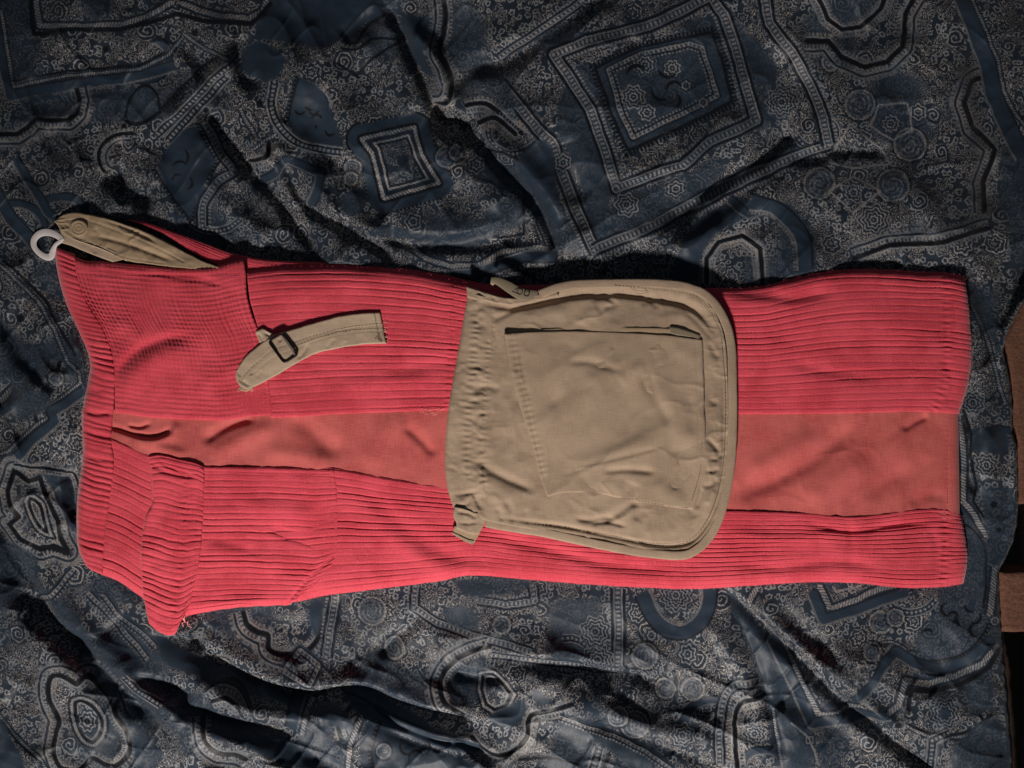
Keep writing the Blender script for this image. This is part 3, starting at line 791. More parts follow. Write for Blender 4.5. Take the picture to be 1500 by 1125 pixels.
    # --- centre right medallion under the trousers' edge
    plain([(985, 405), (995, 360), (1020, 325), (1060, 300), (1110, 286), (1160, 300), (1190, 350), (1195, 400), (1170, 400), (1165, 350), (1130, 310), (1060, 330), (1030, 370), (1020, 410)], keep=.05)
    paint('medal', [(1034, 415), (1034, 378), (1053, 352), (1087, 343), (1114, 364), (1118, 415)])
    paint('light', [(1040, 415), (1040, 380), (1057, 358), (1086, 350), (1108, 368), (1110, 415)])
    paint('band', [(1068, 292), (1098, 310), (1135, 302)], scale=.8)
    paint('plainring', [(1100, 292), (1130, 300), (1158, 322), (1176, 350), (1180, 395)], smooth=True)
    disc(1260, 153, 21, 3.0); disc(1333, 213, 23, 3.2, -1); disc(1200, 268, 22, 3.1); disc(1308, 272, 23, 3.2, -1); rosette(1280, 322, 24, 7); rosette(1345, 165, 15, 6)
    paint('light', [(1287, 153), (1330, 154), (1336, 192), (1308, 205), (1275, 185)], True); rosette(1305, 182, 15, 10)
    paint('light', [(1215, 280), (1250, 313), (1290, 280), (1250, 258)], True); rosette(1250, 282, 14, 10)
    paint('light', [(1245, 180), (1290, 220), (1304, 240), (1250, 246), (1215, 238)], True)
    # --- top right scallops
    paint('scallop', [(1180, 60), (1213, 60), (1233, 83), (1267, 98), (1300, 90), (1323, 67), (1326, 20), (1340, -5)])
    paint('medal', [(1197, -8), (1213, 27), (1233, 43), (1260, 40), (1290, 13), (1298, -8)])
    paint('scallop', [(1452, 112), (1423, 122), (1413, 150), (1424, 187), (1458, 222), (1440, 270), (1442, 310)])
    paint('scallop', [(1450, 334), (1400, 347), (1367, 355), (1300, 360), (1250, 378)])
    paint('wide', [(1408, -10), (1430, 50), (1448, 100), (1456, 140), (1478, 190), (1500, 230)])  # shade of the fold beside the seam, painted as a plain dark band
    paint('cord', [(1420, -10), (1445, 45), (1462, 90), (1470, 135), (1490, 170), (1520, 210)])
    # --- right edge
    paint('cord', [(1417, 430), (1428, 455), (1440, 480), (1448, 505), (1454, 530), (1462, 560), (1472, 590)])
    plain([(1405, 420), (1440, 430), (1465, 500), (1462, 520), (1440, 470)], keep=.15)
    plain([(1420, 632), (1470, 630), (1475, 662), (1430, 664)], keep=.05)
    paint('rope', [(1406, 620), (1412, 660), (1412, 735), (1425, 750), (1445, 785)])
    paint('dark', [(1410, 600), (1424, 640), (1422, 670), (1430, 715), (1426, 735), (1442, 756), (1455, 780)], scale=.8)
    paint('thin', [(1408, 765), (1430, 780), (1442, 810), (1444, 850), (1440, 890)], smooth=True, scale=1.4)
    paint('rope', [(1458, 830), (1455, 860), (1453, 885), (1450, 902)], scale=1.3)
    plain([(1420, 790), (1440, 800), (1442, 850), (1430, 880), (1418, 850)], keep=.2)
    plain([(1440, 720), (1484, 720), (1484, 790), (1462, 832), (1450, 800)], keep=.18)
    plain([(1464, 850), (1490, 850), (1500, 1125), (1476, 1125), (1470, 960)], keep=.1)
    dot(1456, 737, 5); dot(1463, 776, 4); rosette(1445, 680, 18, 8); rosette(1425, 590, 18, 8)
    # --- bottom right
    paint('rope', [(1200, 858), (1216, 892), (1250, 880), (1290, 862), (1330, 852)], scale=1.1)
    paint('dark', [(1192, 862), (1208, 912), (1260, 896), (1340, 862)], scale=.5)
    paint('band', [(1190, 866), (1207, 907), (1255, 893), (1330, 866)])
    paint('light', [(1220, 860), (1225, 868), (1260, 858)])
    plain([(1380, 890), (1400, 880), (1440, 905), (1445, 925), (1420, 950), (1385, 965), (1350, 962), (1345, 930)], keep=.22)
    for a in ((1388, 890, 12, 90, 250), (1398, 904, 10, 200, 330), (1420, 885, 12, 60, 170), (1425, 905, 13, -30, 100), (1430, 920, 12, 90, 260), (1360, 930, 10, 200, 340), (1410, 900, 16, 100, 160)): curl(*a, w=1.6)
    dot(1398, 909, 2.5); disc(1290, 912, 16, 2.8); disc(1312, 905, 12, 2.2, -1); disc(1278, 955, 12, 2.3)
    paint('teeth', [(1355, 972), (1380, 970), (1410, 960), (1435, 940), (1450, 915)], smooth=True)
    paint('wide', [(1290, 980), (1312, 955), (1340, 972), (1380, 982), (1420, 965), (1455, 935)], scale=.6)
    paint('rope', [(1296, 1046), (1316, 1032), (1326, 996), (1360, 1002), (1400, 990), (1440, 970), (1462, 945)], scale=1.15)
    paint('dark', [(1330, 1044), (1334, 1010), (1370, 1012), (1410, 1000), (1450, 976), (1465, 950)], scale=1.5)
    paint('band', [(1250, 1025), (1280, 1000), (1295, 975)], scale=.8)
    dot(1384, 1045, 10, 0); rosette(1384, 1045, 22, 8); dot(1384, 1045, 8, 0.0)
    paint('cord', [(1330, 1065), (1370, 1080), (1420, 1075), (1455, 1050)], smooth=True)
    paint('dark', [(1330, 1060), (1370, 1076), (1418, 1071), (1452, 1046)], smooth=True, scale=.6)
    paint('beads', [(1362, 1130), (1366, 1085), (1390, 1075)])
    plain([(1400, 1090), (1460, 1050), (1470, 1125), (1400, 1130)], keep=.15)
    # bottom : strip and V frame
    plain([(1062, 872), (1105, 910), (1150, 965), (1185, 1060), (1190, 1125), (1142, 1125), (1112, 985)], keep=.10)
    paint('rope', [(1150, 955), (1175, 1000), (1200, 1048), (1225, 1046), (1262, 1034)], scale=1.2)
    paint('band', [(1130, 935), (1160, 995), (1190, 1060), (1240, 1052), (1300, 1046)], scale=1.0)
    paint('rope', [(1096, 880), (1108, 862)], scale=1.1)
    paint('cord', [(1132, 1040), (1146, 1130)])
    dot(1159, 1068, 6, 0); dot(1174, 1100, 6, 0); dot(1204, 1096, 8, 0); rosette(1186, 1084, 9, 4)
    paint('light', [(1160, 1060), (1184, 1080), (1200, 1120)])
    paint('medal', [(1080, 1125), (1076, 1070), (1080, 1040), (1094, 1025), (1118, 1020)], smooth=True)
    paint('border', [(1055, 1120), (1054, 1065), (1062, 1020), (1082, 1002), (1112, 998)], smooth=True, scale=.8)
    rosette(1105, 1075, 18, 9)
    paint('plainring', [(1040, 862), (1036, 890), (1024, 912), (1000, 926), (975, 920), (955, 900), (940, 868)], smooth=True)
    rosette(990, 872, 26, 10)
    paint('border', [(905, 862), (906, 920), (905, 975), (912, 984)])
    paint('border_in', [(905, 985), (870, 984), (830, 978), (760, 968), (720, 962)], scale=.6)
    paint('border', [(780, 858), (784, 880), (740, 886), (700, 878)], scale=.7)
    plain([(672, 852), (710, 852), (718, 870), (680, 872)], keep=.1)
    paint('border', [(608, 858), (606, 890), (640, 912), (690, 930), (740, 942), (778, 954)], scale=.7)
    plain([(650, 890), (690, 890), (700, 920), (660, 915)], keep=.15)
    disc(545, 895, 20, 3.2); disc(578, 950, 14, 2.4, -1); disc(735, 915, 12, 2.4); rosette(875, 965, 24, 9); rosette(872, 925, 22, 8); disc(945, 960, 18, 3)
    plain([(698, 945), (680, 960), (655, 985), (648, 1010), (668, 1035), (690, 1045), (660, 1045), (636, 1020), (632, 990), (650, 955)], keep=.1)
    paint('scallop', [(718, 946), (690, 955), (660, 972), (645, 998), (652, 1025), (680, 1045)], smooth=True)
    paint('oval', [(702, 985), (725, 982), (745, 1000), (758, 1018), (745, 1040), (722, 1048), (705, 1035), (698, 1010)], True, scale=.9)
    plain([(715, 1050), (750, 1030), (768, 1025), (770, 1050), (745, 1065)], keep=0)
    plain([(780, 1010), (830, 1040), (900, 1075), (960, 1125), (930, 1125), (860, 1080), (800, 1050)], keep=.06)
    paint('medal', [(690, 1085), (720, 1108), (750, 1100), (772, 1078), (778, 1048), (810, 1040), (840, 1030)], smooth=True)
    paint('border', [(820, 1050), (850, 1060), (900, 1080), (950, 1105), (985, 1130)], scale=.4)
    paint('thin', [(760, 1112), (800, 1110), (850, 1120)], scale=1.6)
    paint('dark', [(893, 1105), (884, 1125)], scale=1.3); paint('beads', [(878, 1095), (868, 1130)])
    disc(930, 1062, 20, 3.2); disc(905, 1050, 14, 2.6, -1); disc(975, 1010, 14, 2.6); rosette(1000, 1075, 20, 7); disc(1015, 1010, 16, 3)
    # --- bottom left
    plain([(500, 1010), (540, 1020), (640, 1070), (700, 1095), (690, 1110), (600, 1082), (520, 1045)], keep=0)
    paint('thin', [(500, 1020), (560, 1045), (620, 1070), (680, 1092)])
    plain([(540, 1055), (600, 1085), (680, 1115), (700, 1130), (540, 1130)], keep=.08)
    paint('rope', [(530, 1052), (512, 1090), (510, 1130)], scale=.9); paint('teeth', [(555, 1060), (540, 1100), (545, 1130)])
    disc(562, 1100, 10, 2); curl(595, 1092, 14, 60, 200); curl(612, 1110, 14, 160, 330); curl(620, 1098, 12, -60, 60)
    plain([(228, 930), (262, 952), (330, 985), (300, 990), (250, 975)], val=-.15)
    plain([(290, 985), (330, 985), (400, 1010), (430, 1035), (360, 1020), (300, 1000)], keep=.06)
    paint('thin', [(296, 1010), (318, 1000), (345, 1003), (362, 1020), (368, 1045)], smooth=True, scale=1.4)
    paint('border', [(302, 1018), (320, 1008), (345, 1018), (358, 1040)], smooth=True, scale=.8)
    paint('medal', [(310, 1026), (330, 1020), (350, 1036)], smooth=True)
    plain([(318, 1046), (360, 1060), (420, 1085), (470, 1115), (420, 1118), (340, 1080), (310, 1062)], keep=.05)
    plain([(290, 1040), (312, 1050), (340, 1075), (320, 1085), (300, 1070)], keep=.1)
    paint('scallop', [(298, 1052), (300, 1085), (318, 1102), (345, 1105), (362, 1112)], smooth=True)
    paint('band', [(425, 1070), (432, 1040), (440, 1025)], scale=1.2); paint('rope', [(442, 1075), (447, 1050), (456, 1032)], scale=.9)
    dot(475, 1072, 8, 0); plain([(450, 1040), (500, 1040), (520, 1070), (500, 1068), (470, 1055)], keep=.1)
    plain([(395, 965), (440, 955), (466, 940), (468, 915), (452, 900), (470, 890), (475, 950), (445, 965)], keep=.35)
    paint('scallop', [(356, 895), (362, 915), (378, 926), (392, 930), (394, 948), (410, 956), (432, 956), (455, 948), (468, 925), (466, 895)], smooth=True)
    paint('border', [(418, 976), (440, 952), (466, 972), (452, 1000), (418, 978)], scale=.5)
    paint('border', [(492, 850), (490, 880), (482, 930), (478, 960)], scale=.9)
    plain([(452, 890), (470, 880), (470, 910), (460, 930)], keep=0)
    disc(327, 972, 9, 1.8); disc(372, 994, 8, 1.6)
    # left blobs
    B1 = [(75, 989), (88, 985), (100, 991), (113, 998), (127, 990), (146, 1004), (164, 1026), (171, 1048), (184, 1070), (190, 1093), (184, 1110), (172, 1121),
          (158, 1121), (135, 1112), (117, 1128), (90, 1125), (79, 1103), (82, 1075), (86, 1055), (74, 1030), (71, 1008)]
    paint('scallop', B1, True, True)
    paint('oval', [(101, 1025), (108, 1017), (120, 1015), (139, 1023), (152, 1038), (158, 1055), (156, 1072), (150, 1085), (136, 1096), (117, 1086), (106, 1066), (101, 1045)], True, True)
    rosette(128, 1056, 15, 8, .75)
    plain([(140, 980), (175, 1010), (172, 1035), (150, 1005)], keep=.15)
    plain([(178, 1045), (200, 1060), (235, 1100), (230, 1125), (200, 1125), (192, 1080)], keep=.15)
    paint('cord', [(-5, 1045), (20, 1075), (38, 1095), (55, 1108), (72, 1135)]); paint('thin', [(5, 1060), (30, 1092), (60, 1118)])
    plain([(0, 1058), (14, 1075), (35, 1130), (-10, 1130)], keep=0)
    B2 = [(21, 690), (42, 704), (58, 698), (68, 730), (84, 762), (88, 790), (100, 808), (78, 800), (60, 806), (30, 790), (14, 770), (27, 757), (16, 745), (11, 720)]
    paint('scallop', B2, True, False)
    paint('oval', [(35, 735), (39, 725), (50, 724), (64, 736), (70, 755), (76, 778), (80, 789), (60, 782), (45, 765), (38, 750)], True, True, scale=.85)
    plain([(60, 690), (90, 688), (112, 705), (116, 760), (104, 778), (92, 750), (75, 715)], keep=.05)
    paint('medal', [(22, 680), (60, 684), (100, 690), (114, 705), (118, 740)], smooth=True, scale=.6)
    paint('teeth', [(55, 805), (80, 806), (100, 813)]); paint('dark', [(62, 800), (82, 806), (102, 812)], scale=.6)
    plain([(20, 800), (50, 815), (60, 850), (80, 870), (60, 880), (30, 830)], keep=.2)
    paint('cord', [(-5, 667), (10, 662), (22, 650), (50, 625), (72, 610), (66, 597), (80, 590), (100, 575), (118, 560), (116, 545), (100, 530)])
    paint('band', [(25, 668), (52, 640), (80, 618), (76, 602), (98, 590), (124, 572)])
    paint('rope', [(-5, 595), (10, 580), (24, 566)], scale=1.2); paint('band', [(0, 604), (18, 590), (30, 575)])
    dot(41, 601, 5); dot(30, 466, 6); dot(76, 413, 5)
    paint('cord', [(-5, 385), (25, 410), (55, 440), (78, 480), (90, 510), (100, 530)])
    paint('thin', [(5, 382), (35, 406), (66, 440), (92, 490), (110, 520)], scale=1.5)
    paint('medal', [(88, 530), (84, 545), (78, 556), (66, 552)], smooth=True); disc(82, 554, 10, 2)
    plain([(48, 395), (78, 385), (90, 420), (84, 440), (60, 420)], keep=.35)
    plain([(20, 560), (60, 575), (75, 590), (50, 612), (40, 615), (20, 610)], keep=.2)
    paint('border', [(130, 870), (160, 900), (190, 935), (215, 965)], scale=.5)
    paint('border', [(60, 885), (85, 860), (108, 835)], scale=.5)
    paint('border', [(150, 872), (175, 905), (205, 925), (228, 950)], scale=.4)
    paint('beads', [(180, 990), (200, 1010), (235, 1030)])
    plain([(72, 880), (100, 880), (130, 930), (120, 945), (90, 915)], keep=.1)
    plain([(168, 935), (190, 950), (210, 970), (185, 970)], keep=.1)
    paint('wide', [(-5, 283), (15, 320), (40, 345), (60, 370)], scale=.7)
    paint('band', [(20, 230), (45, 270), (70, 310), (90, 330)], scale=.8)

    # ---------------- positions (the cloth rolls over the bed's edge and hangs down)
    ep = np.array(EDGE, float)
    E = np.interp(ys, ep[:, 1], ep[:, 0])[:, None] - 12 + 1.2 * vnoise(ys / 9, ys * 0, 2)[:, None]
    r = 12.0
    t = X - E
    px = np.where(t < 0, X, np.where(t < r * math.pi / 2, E + r * np.sin(np.clip(t / r, 0, math.pi / 2)), E + r + 3 * vnoise(Y / 40, t / 90, 6) * sstep(20, 120, t)))
    dz = np.where(t < 0, 0, np.where(t < r * math.pi / 2, -r * (1 - np.cos(np.clip(t / r, 0, math.pi / 2))), -(r + (t - r * math.pi / 2)))) * S
    Zd = H * sstep(12, -6, t) - 0.0 + dz
    Zd = np.where(t > 12, dz + H[:, :1] * 0, Zd)
    # the folds lean over, so that each one overhangs the crease below it
    lean = 0.30 * HC * (1 - m) * sstep(12, -6, t) / S
    co = to_world(px, Y + lean, Zd)
    cuv = np.stack([(X + 400 * H / 0.02 * 0.02) / 10, (Y + 300 * H) / 10, 0 * X], -1)
    o = link_mesh('duvet', co.reshape(-1, 3), grid_faces(*X.shape), duvet_mat(), None, cuv.reshape(-1, 3), {'tone': tone.ravel(), 'fil': fil.ravel()})
    o['label'] = 'rumpled dark navy duvet printed with pale paisley and square frames, spread over the bed'
    o['category'] = 'duvet'
    return xs, ys, H

DX, DY, DH = build_duvet()

# the floor beside the bed, far below it and in its shade
nx = 40
gx, gy = np.meshgrid(np.linspace(0.3, 2.4, nx), np.linspace(1.8, -1.8, nx))
o = link_mesh('floor', np.stack([gx, gy, 0 * gx - 0.42 + 0.004 * fbm(gx * 9, gy * 9, 4)], -1).reshape(-1, 3), grid_faces(nx, nx), floor_mat('dark_carpet', (0.03, 0.018, 0.012), (0.06, 0.035, 0.025)))
o['kind'] = 'structure'
# ------------------------------------------------------------------ the trousers
tr = thing('trousers', 'coral red ribbed trousers with a salmon centre strip, laid out flat on the dark duvet', 'trousers')

panel('rear_panel', M_RED, tr,
      [(186, 321), (215, 326), (250, 338), (300, 356), (345, 372), (400, 381), (470, 384), (560, 390), (640, 400), (720, 416), (860, 416), (1010, 416)],
      [(192, 324), (215, 331), (246, 346), (285, 372), (330, 392), (400, 415), (470, 420), (560, 424), (640, 436), (720, 452), (860, 452), (1010, 452)],
      z=0.0065, rib=dict(n=6, d=.9, min=.4), noise=(0.5, 60), drops=(0.004, 0, 0, 0), seed=1, skirt=0.006)

wb_left = [(79, 362), (84, 398), (97, 445), (116, 488), (131, 530), (126, 572), (119, 610), (121, 660), (117, 700), (112, 750), (114, 800), (124, 826)]
wb_right = [(110, 372), (112, 402), (126, 440), (150, 480), (165, 520), (168, 560), (166, 600), (163, 640), (166, 680), (162, 720), (155, 770), (150, 842)]
def wb_z(X, Y, U, V):
    return 0.0022 * np.sin(U * math.pi) ** 0.6 + 0.0006 * vnoise(Y / 40, U * 2, 5)
panel('waistband', M_RED, tr, [(79, 362), (88, 364), (98, 368), (110, 372)], [(124, 826), (132, 834), (141, 838), (150, 842)], wb_left, wb_right,
      z=0.0132, rib=dict(n=54, d=1.6, w=.18, min=.4, wob=.3), zf=wb_z, drops=(0.004, 0.002, 0.011, 0), rad=11, noise=(0.6, 50), seed=2, step=(2.0, 1.5),
      fold=[([(120, 600), (140, 607), (166, 604)], -2.5, 3, 4), ([(118, 668), (135, 672), (150, 678)], -2, 3, 3), ([(125, 570), (150, 575)], -1.5, 3, 3)], ripple=.5, skirt=0.004)

def yoke_z(X, Y, U, V):
    return 0.0016 * np.sin(np.clip(V, 0, 1) * math.pi) + 0.004 * np.exp(-((V) / 0.07) ** 2) * 0
panel('yoke_panel', M_RED, tr,
      [(109, 376), (128, 382), (150, 383), (200, 388), (260, 392), (305, 391), (335, 384), (357, 379)],
      [(168, 604), (185, 606), (210, 610), (250, 613), (290, 615), (330, 616), (365, 610), (399, 608)],
      [(109, 376), (112, 402), (126, 440), (150, 480), (165, 520), (168, 560), (168, 604)],
      [(357, 379), (360, 402), (362, 432), (371, 465), (384, 495), (388, 530), (396, 570), (399, 608)],
      z=0.0150, step=(1.6, 1.7), rib=dict(x=.42, xp=7.5, n=38, d=.9, along='v', w=.22, b=.12, min=.3, wob=.12), zf=yoke_z, drops=(0.006, 0.0010, 0.0, 0.0018), rad=9, noise=(0.9, 45), seed=3,
      fold=[([(168, 560), (180, 535), (205, 512), (245, 496), (290, 492)], -3.6, 9, 7), ([(175, 585), (200, 545), (240, 520), (290, 515)], 3.2, 20, 12),
            ([(200, 398), (240, 402), (280, 405), (330, 415)], -1.6, 4, 4), ([(160, 470), (190, 480), (215, 500)], 1.5, 12, 10),
            ([(235, 405), (290, 412), (335, 420)], -1.2, 2.5, 2.5), ([(290, 560), (340, 540), (375, 535)], 1.6, 14, 14)],
      seams=[([(350, 382), (354, 420), (364, 462), (378, 505), (384, 550), (391, 606)], .5, 1.6),
             ([(112, 400), (180, 402), (250, 403), (350, 400)], .5, 1.5)], ripple=.4, skirt=0.003)

UT = [(362, 396), (400, 391), (460, 389), (520, 390), (600, 397), (650, 407), (700, 416), (800, 418), (900, 420), (1000, 421), (1060, 422), (1110, 420), (1150, 411), (1200, 399), (1250, 394), (1300, 395), (1350, 398), (1385, 399), (1413, 405)]
UB = [(396, 612), (440, 610), (480, 607), (560, 604), (650, 601), (750, 602), (850, 603), (950, 604), (1080, 606), (1160, 606), (1250, 605), (1320, 603), (1380, 604), (1404, 607)]
panel('upper_leg_panel', M_RED, tr, UT, UB,
      [(362, 396), (366, 440), (378, 480), (390, 530), (394, 570), (396, 612)],
      [(1413, 405), (1419, 450), (1423, 500), (1422, 540), (1415, 575), (1404, 607)],
      z=0.0140, step=(3.2, 1.15), rib=dict(n=20, d=1.1, w=.095, min=.4, b=.15, wob=.06), drops=(0.0105, 0.0012, 0, 0.008), rad=20, noise=(0.8, 90), seed=4,
      fold=[([(1060, 430), (1120, 432), (1165, 436), (1230, 425)], -3.5, 8, 12), ([(560, 545), (640, 535), (680, 530)], -1.4, 10, 8), ([(480, 575), (540, 560), (640, 556)], 1.6, 12, 10),
            ([(380, 430), (480, 420), (560, 410)], 1.6, 16, 12), ([(1150, 530), (1220, 545), (1300, 555)], -1.8, 9, 9), ([(1150, 480), (1260, 470), (1360, 480)], 1.5, 26, 26), ([(1380, 520), (1395, 560), (1385, 600)], -1.2, 6, 6)],
      seams=[([(1386, 400), (1387, 480), (1386, 540), (1378, 580), (1366, 604)], .8, 2.0, .5), ([(668, 412), (664, 470), (660, 530), (656, 601)], .8, 2.0, .3), ([(407, 392), (405, 560), (404, 610)], .35, 1.4),
             ([(396, 608), (650, 596), (850, 598), (1080, 601), (1404, 602)], .0, 1.4)], ripple=.35, skirt=0.004)

CT = [(150, 600), (230, 600), (300, 602), (400, 602), (500, 598), (650, 594), (850, 594), (1080, 597), (1250, 596), (1404, 598)]
CB = [(150, 655), (220, 676), (290, 692), (400, 696), (490, 700), (560, 712), (650, 724), (800, 746), (1060, 760), (1250, 766), (1330, 758), (1406, 762)]
panel('centre_panel', M_SALMON, tr, CT, CB, None, [(1404, 598), (1405, 680), (1406, 762)],
      z=0.0116, step=(3, 1.7), zf=lambda X, Y, U, V: .0007 * vnoise(X / 8, Y / 40, 61) * (np.exp(-(V / .2) ** 2) + np.exp(-((1 - V) / .22) ** 2)) + .0008 * wrinkle(X, Y, 60, .8, 44), drops=(0, 0, 0, 0.006), rad=14, noise=(0.7, 60), seed=5,
      fold=[([(150, 622), (178, 630), (200, 637), (225, 640), (246, 632), (256, 618)], -6.0, 3.5, 4.5), ([(185, 622), (205, 626), (222, 618)], -4.0, 3, 3.5), ([(210, 645), (245, 640), (255, 628), (262, 616)], 3.62, 8, 6), ([(190, 640), (230, 655), (280, 668)], 2.90, 8, 8),
            ([(295, 652), (320, 632), (350, 618), (380, 612)], -5.51, 6, 8), ([(300, 672), (360, 640), (410, 622)], 3.62, 14, 12), ([(420, 612), (450, 625), (478, 650), (505, 672)], -4.35, 14, 14),
            ([(380, 660), (440, 668), (490, 680)], 3.19, 14, 14), ([(590, 622), (615, 642), (640, 670)], -3.62, 7, 9), ([(540, 690), (560, 640), (600, 610)], 2.61, 18, 18),
            ([(1070, 735), (1110, 712), (1160, 690), (1205, 662), (1240, 630), (1262, 608)], -6.09, 14, 13), ([(1090, 700), (1150, 665), (1200, 630)], 3.19, 20, 16), ([(1180, 740), (1230, 700), (1270, 670)], 3.48, 20, 18),
            ([(1270, 738), (1290, 710), (1330, 690), (1360, 660)], -2.61, 14, 14), ([(1320, 632), (1340, 618), (1362, 608)], -3.48, 5, 6), ([(1330, 740), (1360, 725), (1390, 730)], -1.74, 9, 9),
            ([(1300, 640), (1320, 660), (1350, 690)], 2.03, 20, 18)],
      seams=[([(1385, 600), (1386, 680), (1387, 760)], .8, 1.8)], skirt=0.004)

LT = [(158, 640), (185, 652), (225, 668), (290, 681), (400, 684), (490, 686), (560, 699), (650, 712), (800, 735), (1000, 746), (1100, 749), (1180, 752), (1245, 757), (1300, 752), (1340, 747), (1375, 746), (1407, 752)]
LB = [(148, 842), (175, 852), (215, 880), (255, 898), (300, 893), (360, 885), (430, 882), (480, 872), (560, 862), (640, 852), (690, 843), (760, 848), (860, 856), (1000, 863), (1100, 858), (1180, 853), (1250, 854), (1320, 861), (1380, 860), (1411, 855)]
panel('lower_leg_panel', M_RED, tr, LT, LB,
      [(158, 640), (162, 700), (155, 770), (148, 842)],
      [(1407, 752), (1413, 780), (1417, 820), (1411, 855)],
      z=0.0132, step=(3.2, 1.05), rib=dict(n=17, d=1.15, w=.10, min=.3, wob=.09), drops=(0.0012, 0.0095, 0, 0.008), rad=18, noise=(0.9, 80), seed=6,
      fold=[([(1180, 768), (1245, 778), (1310, 770), (1370, 765)], -3.0, 4, 5), ([(1060, 780), (1160, 790), (1245, 776)], 2, 10, 8), ([(1240, 756), (1248, 800), (1243, 850)], -1.6, 7, 7),
            ([(1060, 825), (1140, 832), (1230, 822), (1300, 835)], -2.2, 8, 7), ([(520, 700), (580, 760), (650, 810), (760, 835)], -1.8, 12, 12), ([(540, 760), (640, 830), (760, 845)], 1.8, 12, 14),
            ([(700, 780), (800, 805), (900, 828), (1000, 836)], -2.4, 8, 7), ([(360, 860), (440, 850), (560, 820)], 1.2, 14, 14), ([(1360, 770), (1372, 800), (1368, 850)], -1.2, 5, 5)],
      seams=[([(1383, 748), (1384, 800), (1380, 858)], .9, 2.0, .6), ([(490, 686), (600, 700), (800, 724), (1100, 740)], .0, 1.5)], ripple=.35, skirt=0.004)

pk = panel('cargo_pocket', M_RED, tr,
      [(222, 671), (250, 676), (290, 683), (340, 684), (400, 684), (450, 686), (492, 688)],
      [(270, 905), (290, 899), (340, 891), (380, 888), (410, 887), (425, 886), (440, 868)],
      [(222, 671), (222, 740), (230, 820), (270, 905)],
      [(492, 688), (495, 730), (496, 775), (494, 812), (475, 845), (440, 868)],
      z=0.0144, step=(2.6, 1.1), rib=dict(n=23, d=1.15, w=.12, min=.25, wob=.14), drops=(0.001, 0.011, 0, 0.0016), rad=14, noise=(0.9, 60), seed=8,
      fold=[([(390, 770), (430, 786), (490, 800)], -3.2, 6, 7), ([(350, 735), (400, 745), (470, 755)], 1.8, 14, 12), ([(300, 800), (360, 820), (430, 830)], 1.5, 18, 16), ([(300, 790), (350, 800), (380, 812)], -1.2, 7, 7),
            ([(300, 892), (350, 884), (400, 880)], 1.5, 8, 8)],
      seams=[([(418, 886), (450, 850), (488, 815)], 1.3, 2.2), ([(428, 890), (460, 855), (494, 822)], .8, 1.6), ([(484, 688), (487, 740), (487, 800)], .6, 1.6), ([(300, 690), (380, 692), (484, 694)], .5, 1.4)], ripple=.4, skirt=0.003)

fl = panel('pocket_flap', M_RED, pk,
      [(217, 669), (235, 666), (262, 672), (285, 677), (299, 684)],
      [(218, 914), (230, 924), (243, 930), (256, 929), (264, 912)],
      [(217, 669), (223, 700), (224, 735), (212, 762), (207, 800), (208, 850), (212, 885), (218, 914)],
      [(299, 684), (299, 720), (297, 770), (292, 820), (284, 860), (276, 890), (264, 912)],
      z=0.0160, step=(2.0, 1.15), rib=dict(n=28, d=1.25, w=.13, min=.35, wob=.2), drops=(0.0025, 0.006, 0.0018, 0.0018), rad=10, noise=(1.0, 45), seed=9,
      fold=[([(216, 672), (240, 690), (290, 700)], -1.8, 4, 4), ([(222, 740), (216, 780), (214, 840)], 1.4, 9, 6), ([(230, 676), (262, 690), (285, 698)], -1.5, 2, 3)],
      seams=[([(272, 690), (271, 760), (266, 820), (256, 880), (248, 920)], .9, 2.0, .3), ([(290, 684), (290, 760), (284, 830), (268, 895)], .6, 1.5)], ripple=.5, skirt=0.0035)

# khaki facing inside the waist, with its snap
fl2 = panel('waist_facing', M_KHAKI_L, tr,
      [(87, 334), (105, 336), (130, 350), (160, 364), (190, 378)],
      [(90, 356), (104, 360), (118, 366), (138, 374), (165, 384)],
      z=0.0116, step=(2, 2), drops=(0, 0.001, 0.002, 0), noise=(0.5, 25), seed=10, fold=[([(135, 360), (140, 372)], -1.2, 3, 3)], skirt=0.005)
fac = panel('waist_strap', M_KHAKI_D, tr,
      [(80, 323), (98, 312), (122, 312), (150, 318), (176, 326), (215, 340), (255, 360), (295, 381), (330, 394)],
      [(82, 326), (92, 340), (108, 350), (130, 358), (152, 366), (182, 381), (230, 388), (280, 394), (325, 397)],
      z=0.0122, step=(1.6, 1.3), drops=(0.0018, 0.0008, 0.001, 0), rad=6, noise=(1.0, 25), seed=11, ripple=.5, skirt=0.004, zf=lambda X, Y, U, V: .0016 * wrinkle(X, Y, 26, 1.8, 31, 2),
      seams=[([(96, 322), (130, 324), (176, 340), (220, 358), (270, 384)], .7, 1.5), ([(88, 326), (100, 340), (130, 354), (180, 376), (240, 386)], .6, 1.3)],
      fold=[([(132, 344), (160, 350), (200, 362), (260, 385)], -2.6, 3.5, 3), ([(90, 322), (100, 332), (115, 347), (132, 350)], -1.0, 2.5, 2.5), ([(150, 322), (185, 334), (235, 358)], -2.2, 2.5, 3), ([(140, 334), (145, 345)], -1.2, 3, 3), ([(170, 340), (210, 352), (260, 372)], 1.5, 8, 8)])
tubes_obj('seam_cord', [tube('', pw([(80, 324), (84, 328), (93, 340), (108, 350), (130, 358), (152, 366), (186, 382)], [.0125, .0128, .0128, .0128, .0126, .0124, .0118], 5), .0006, None, seg=6)], M_CREAM, fac)
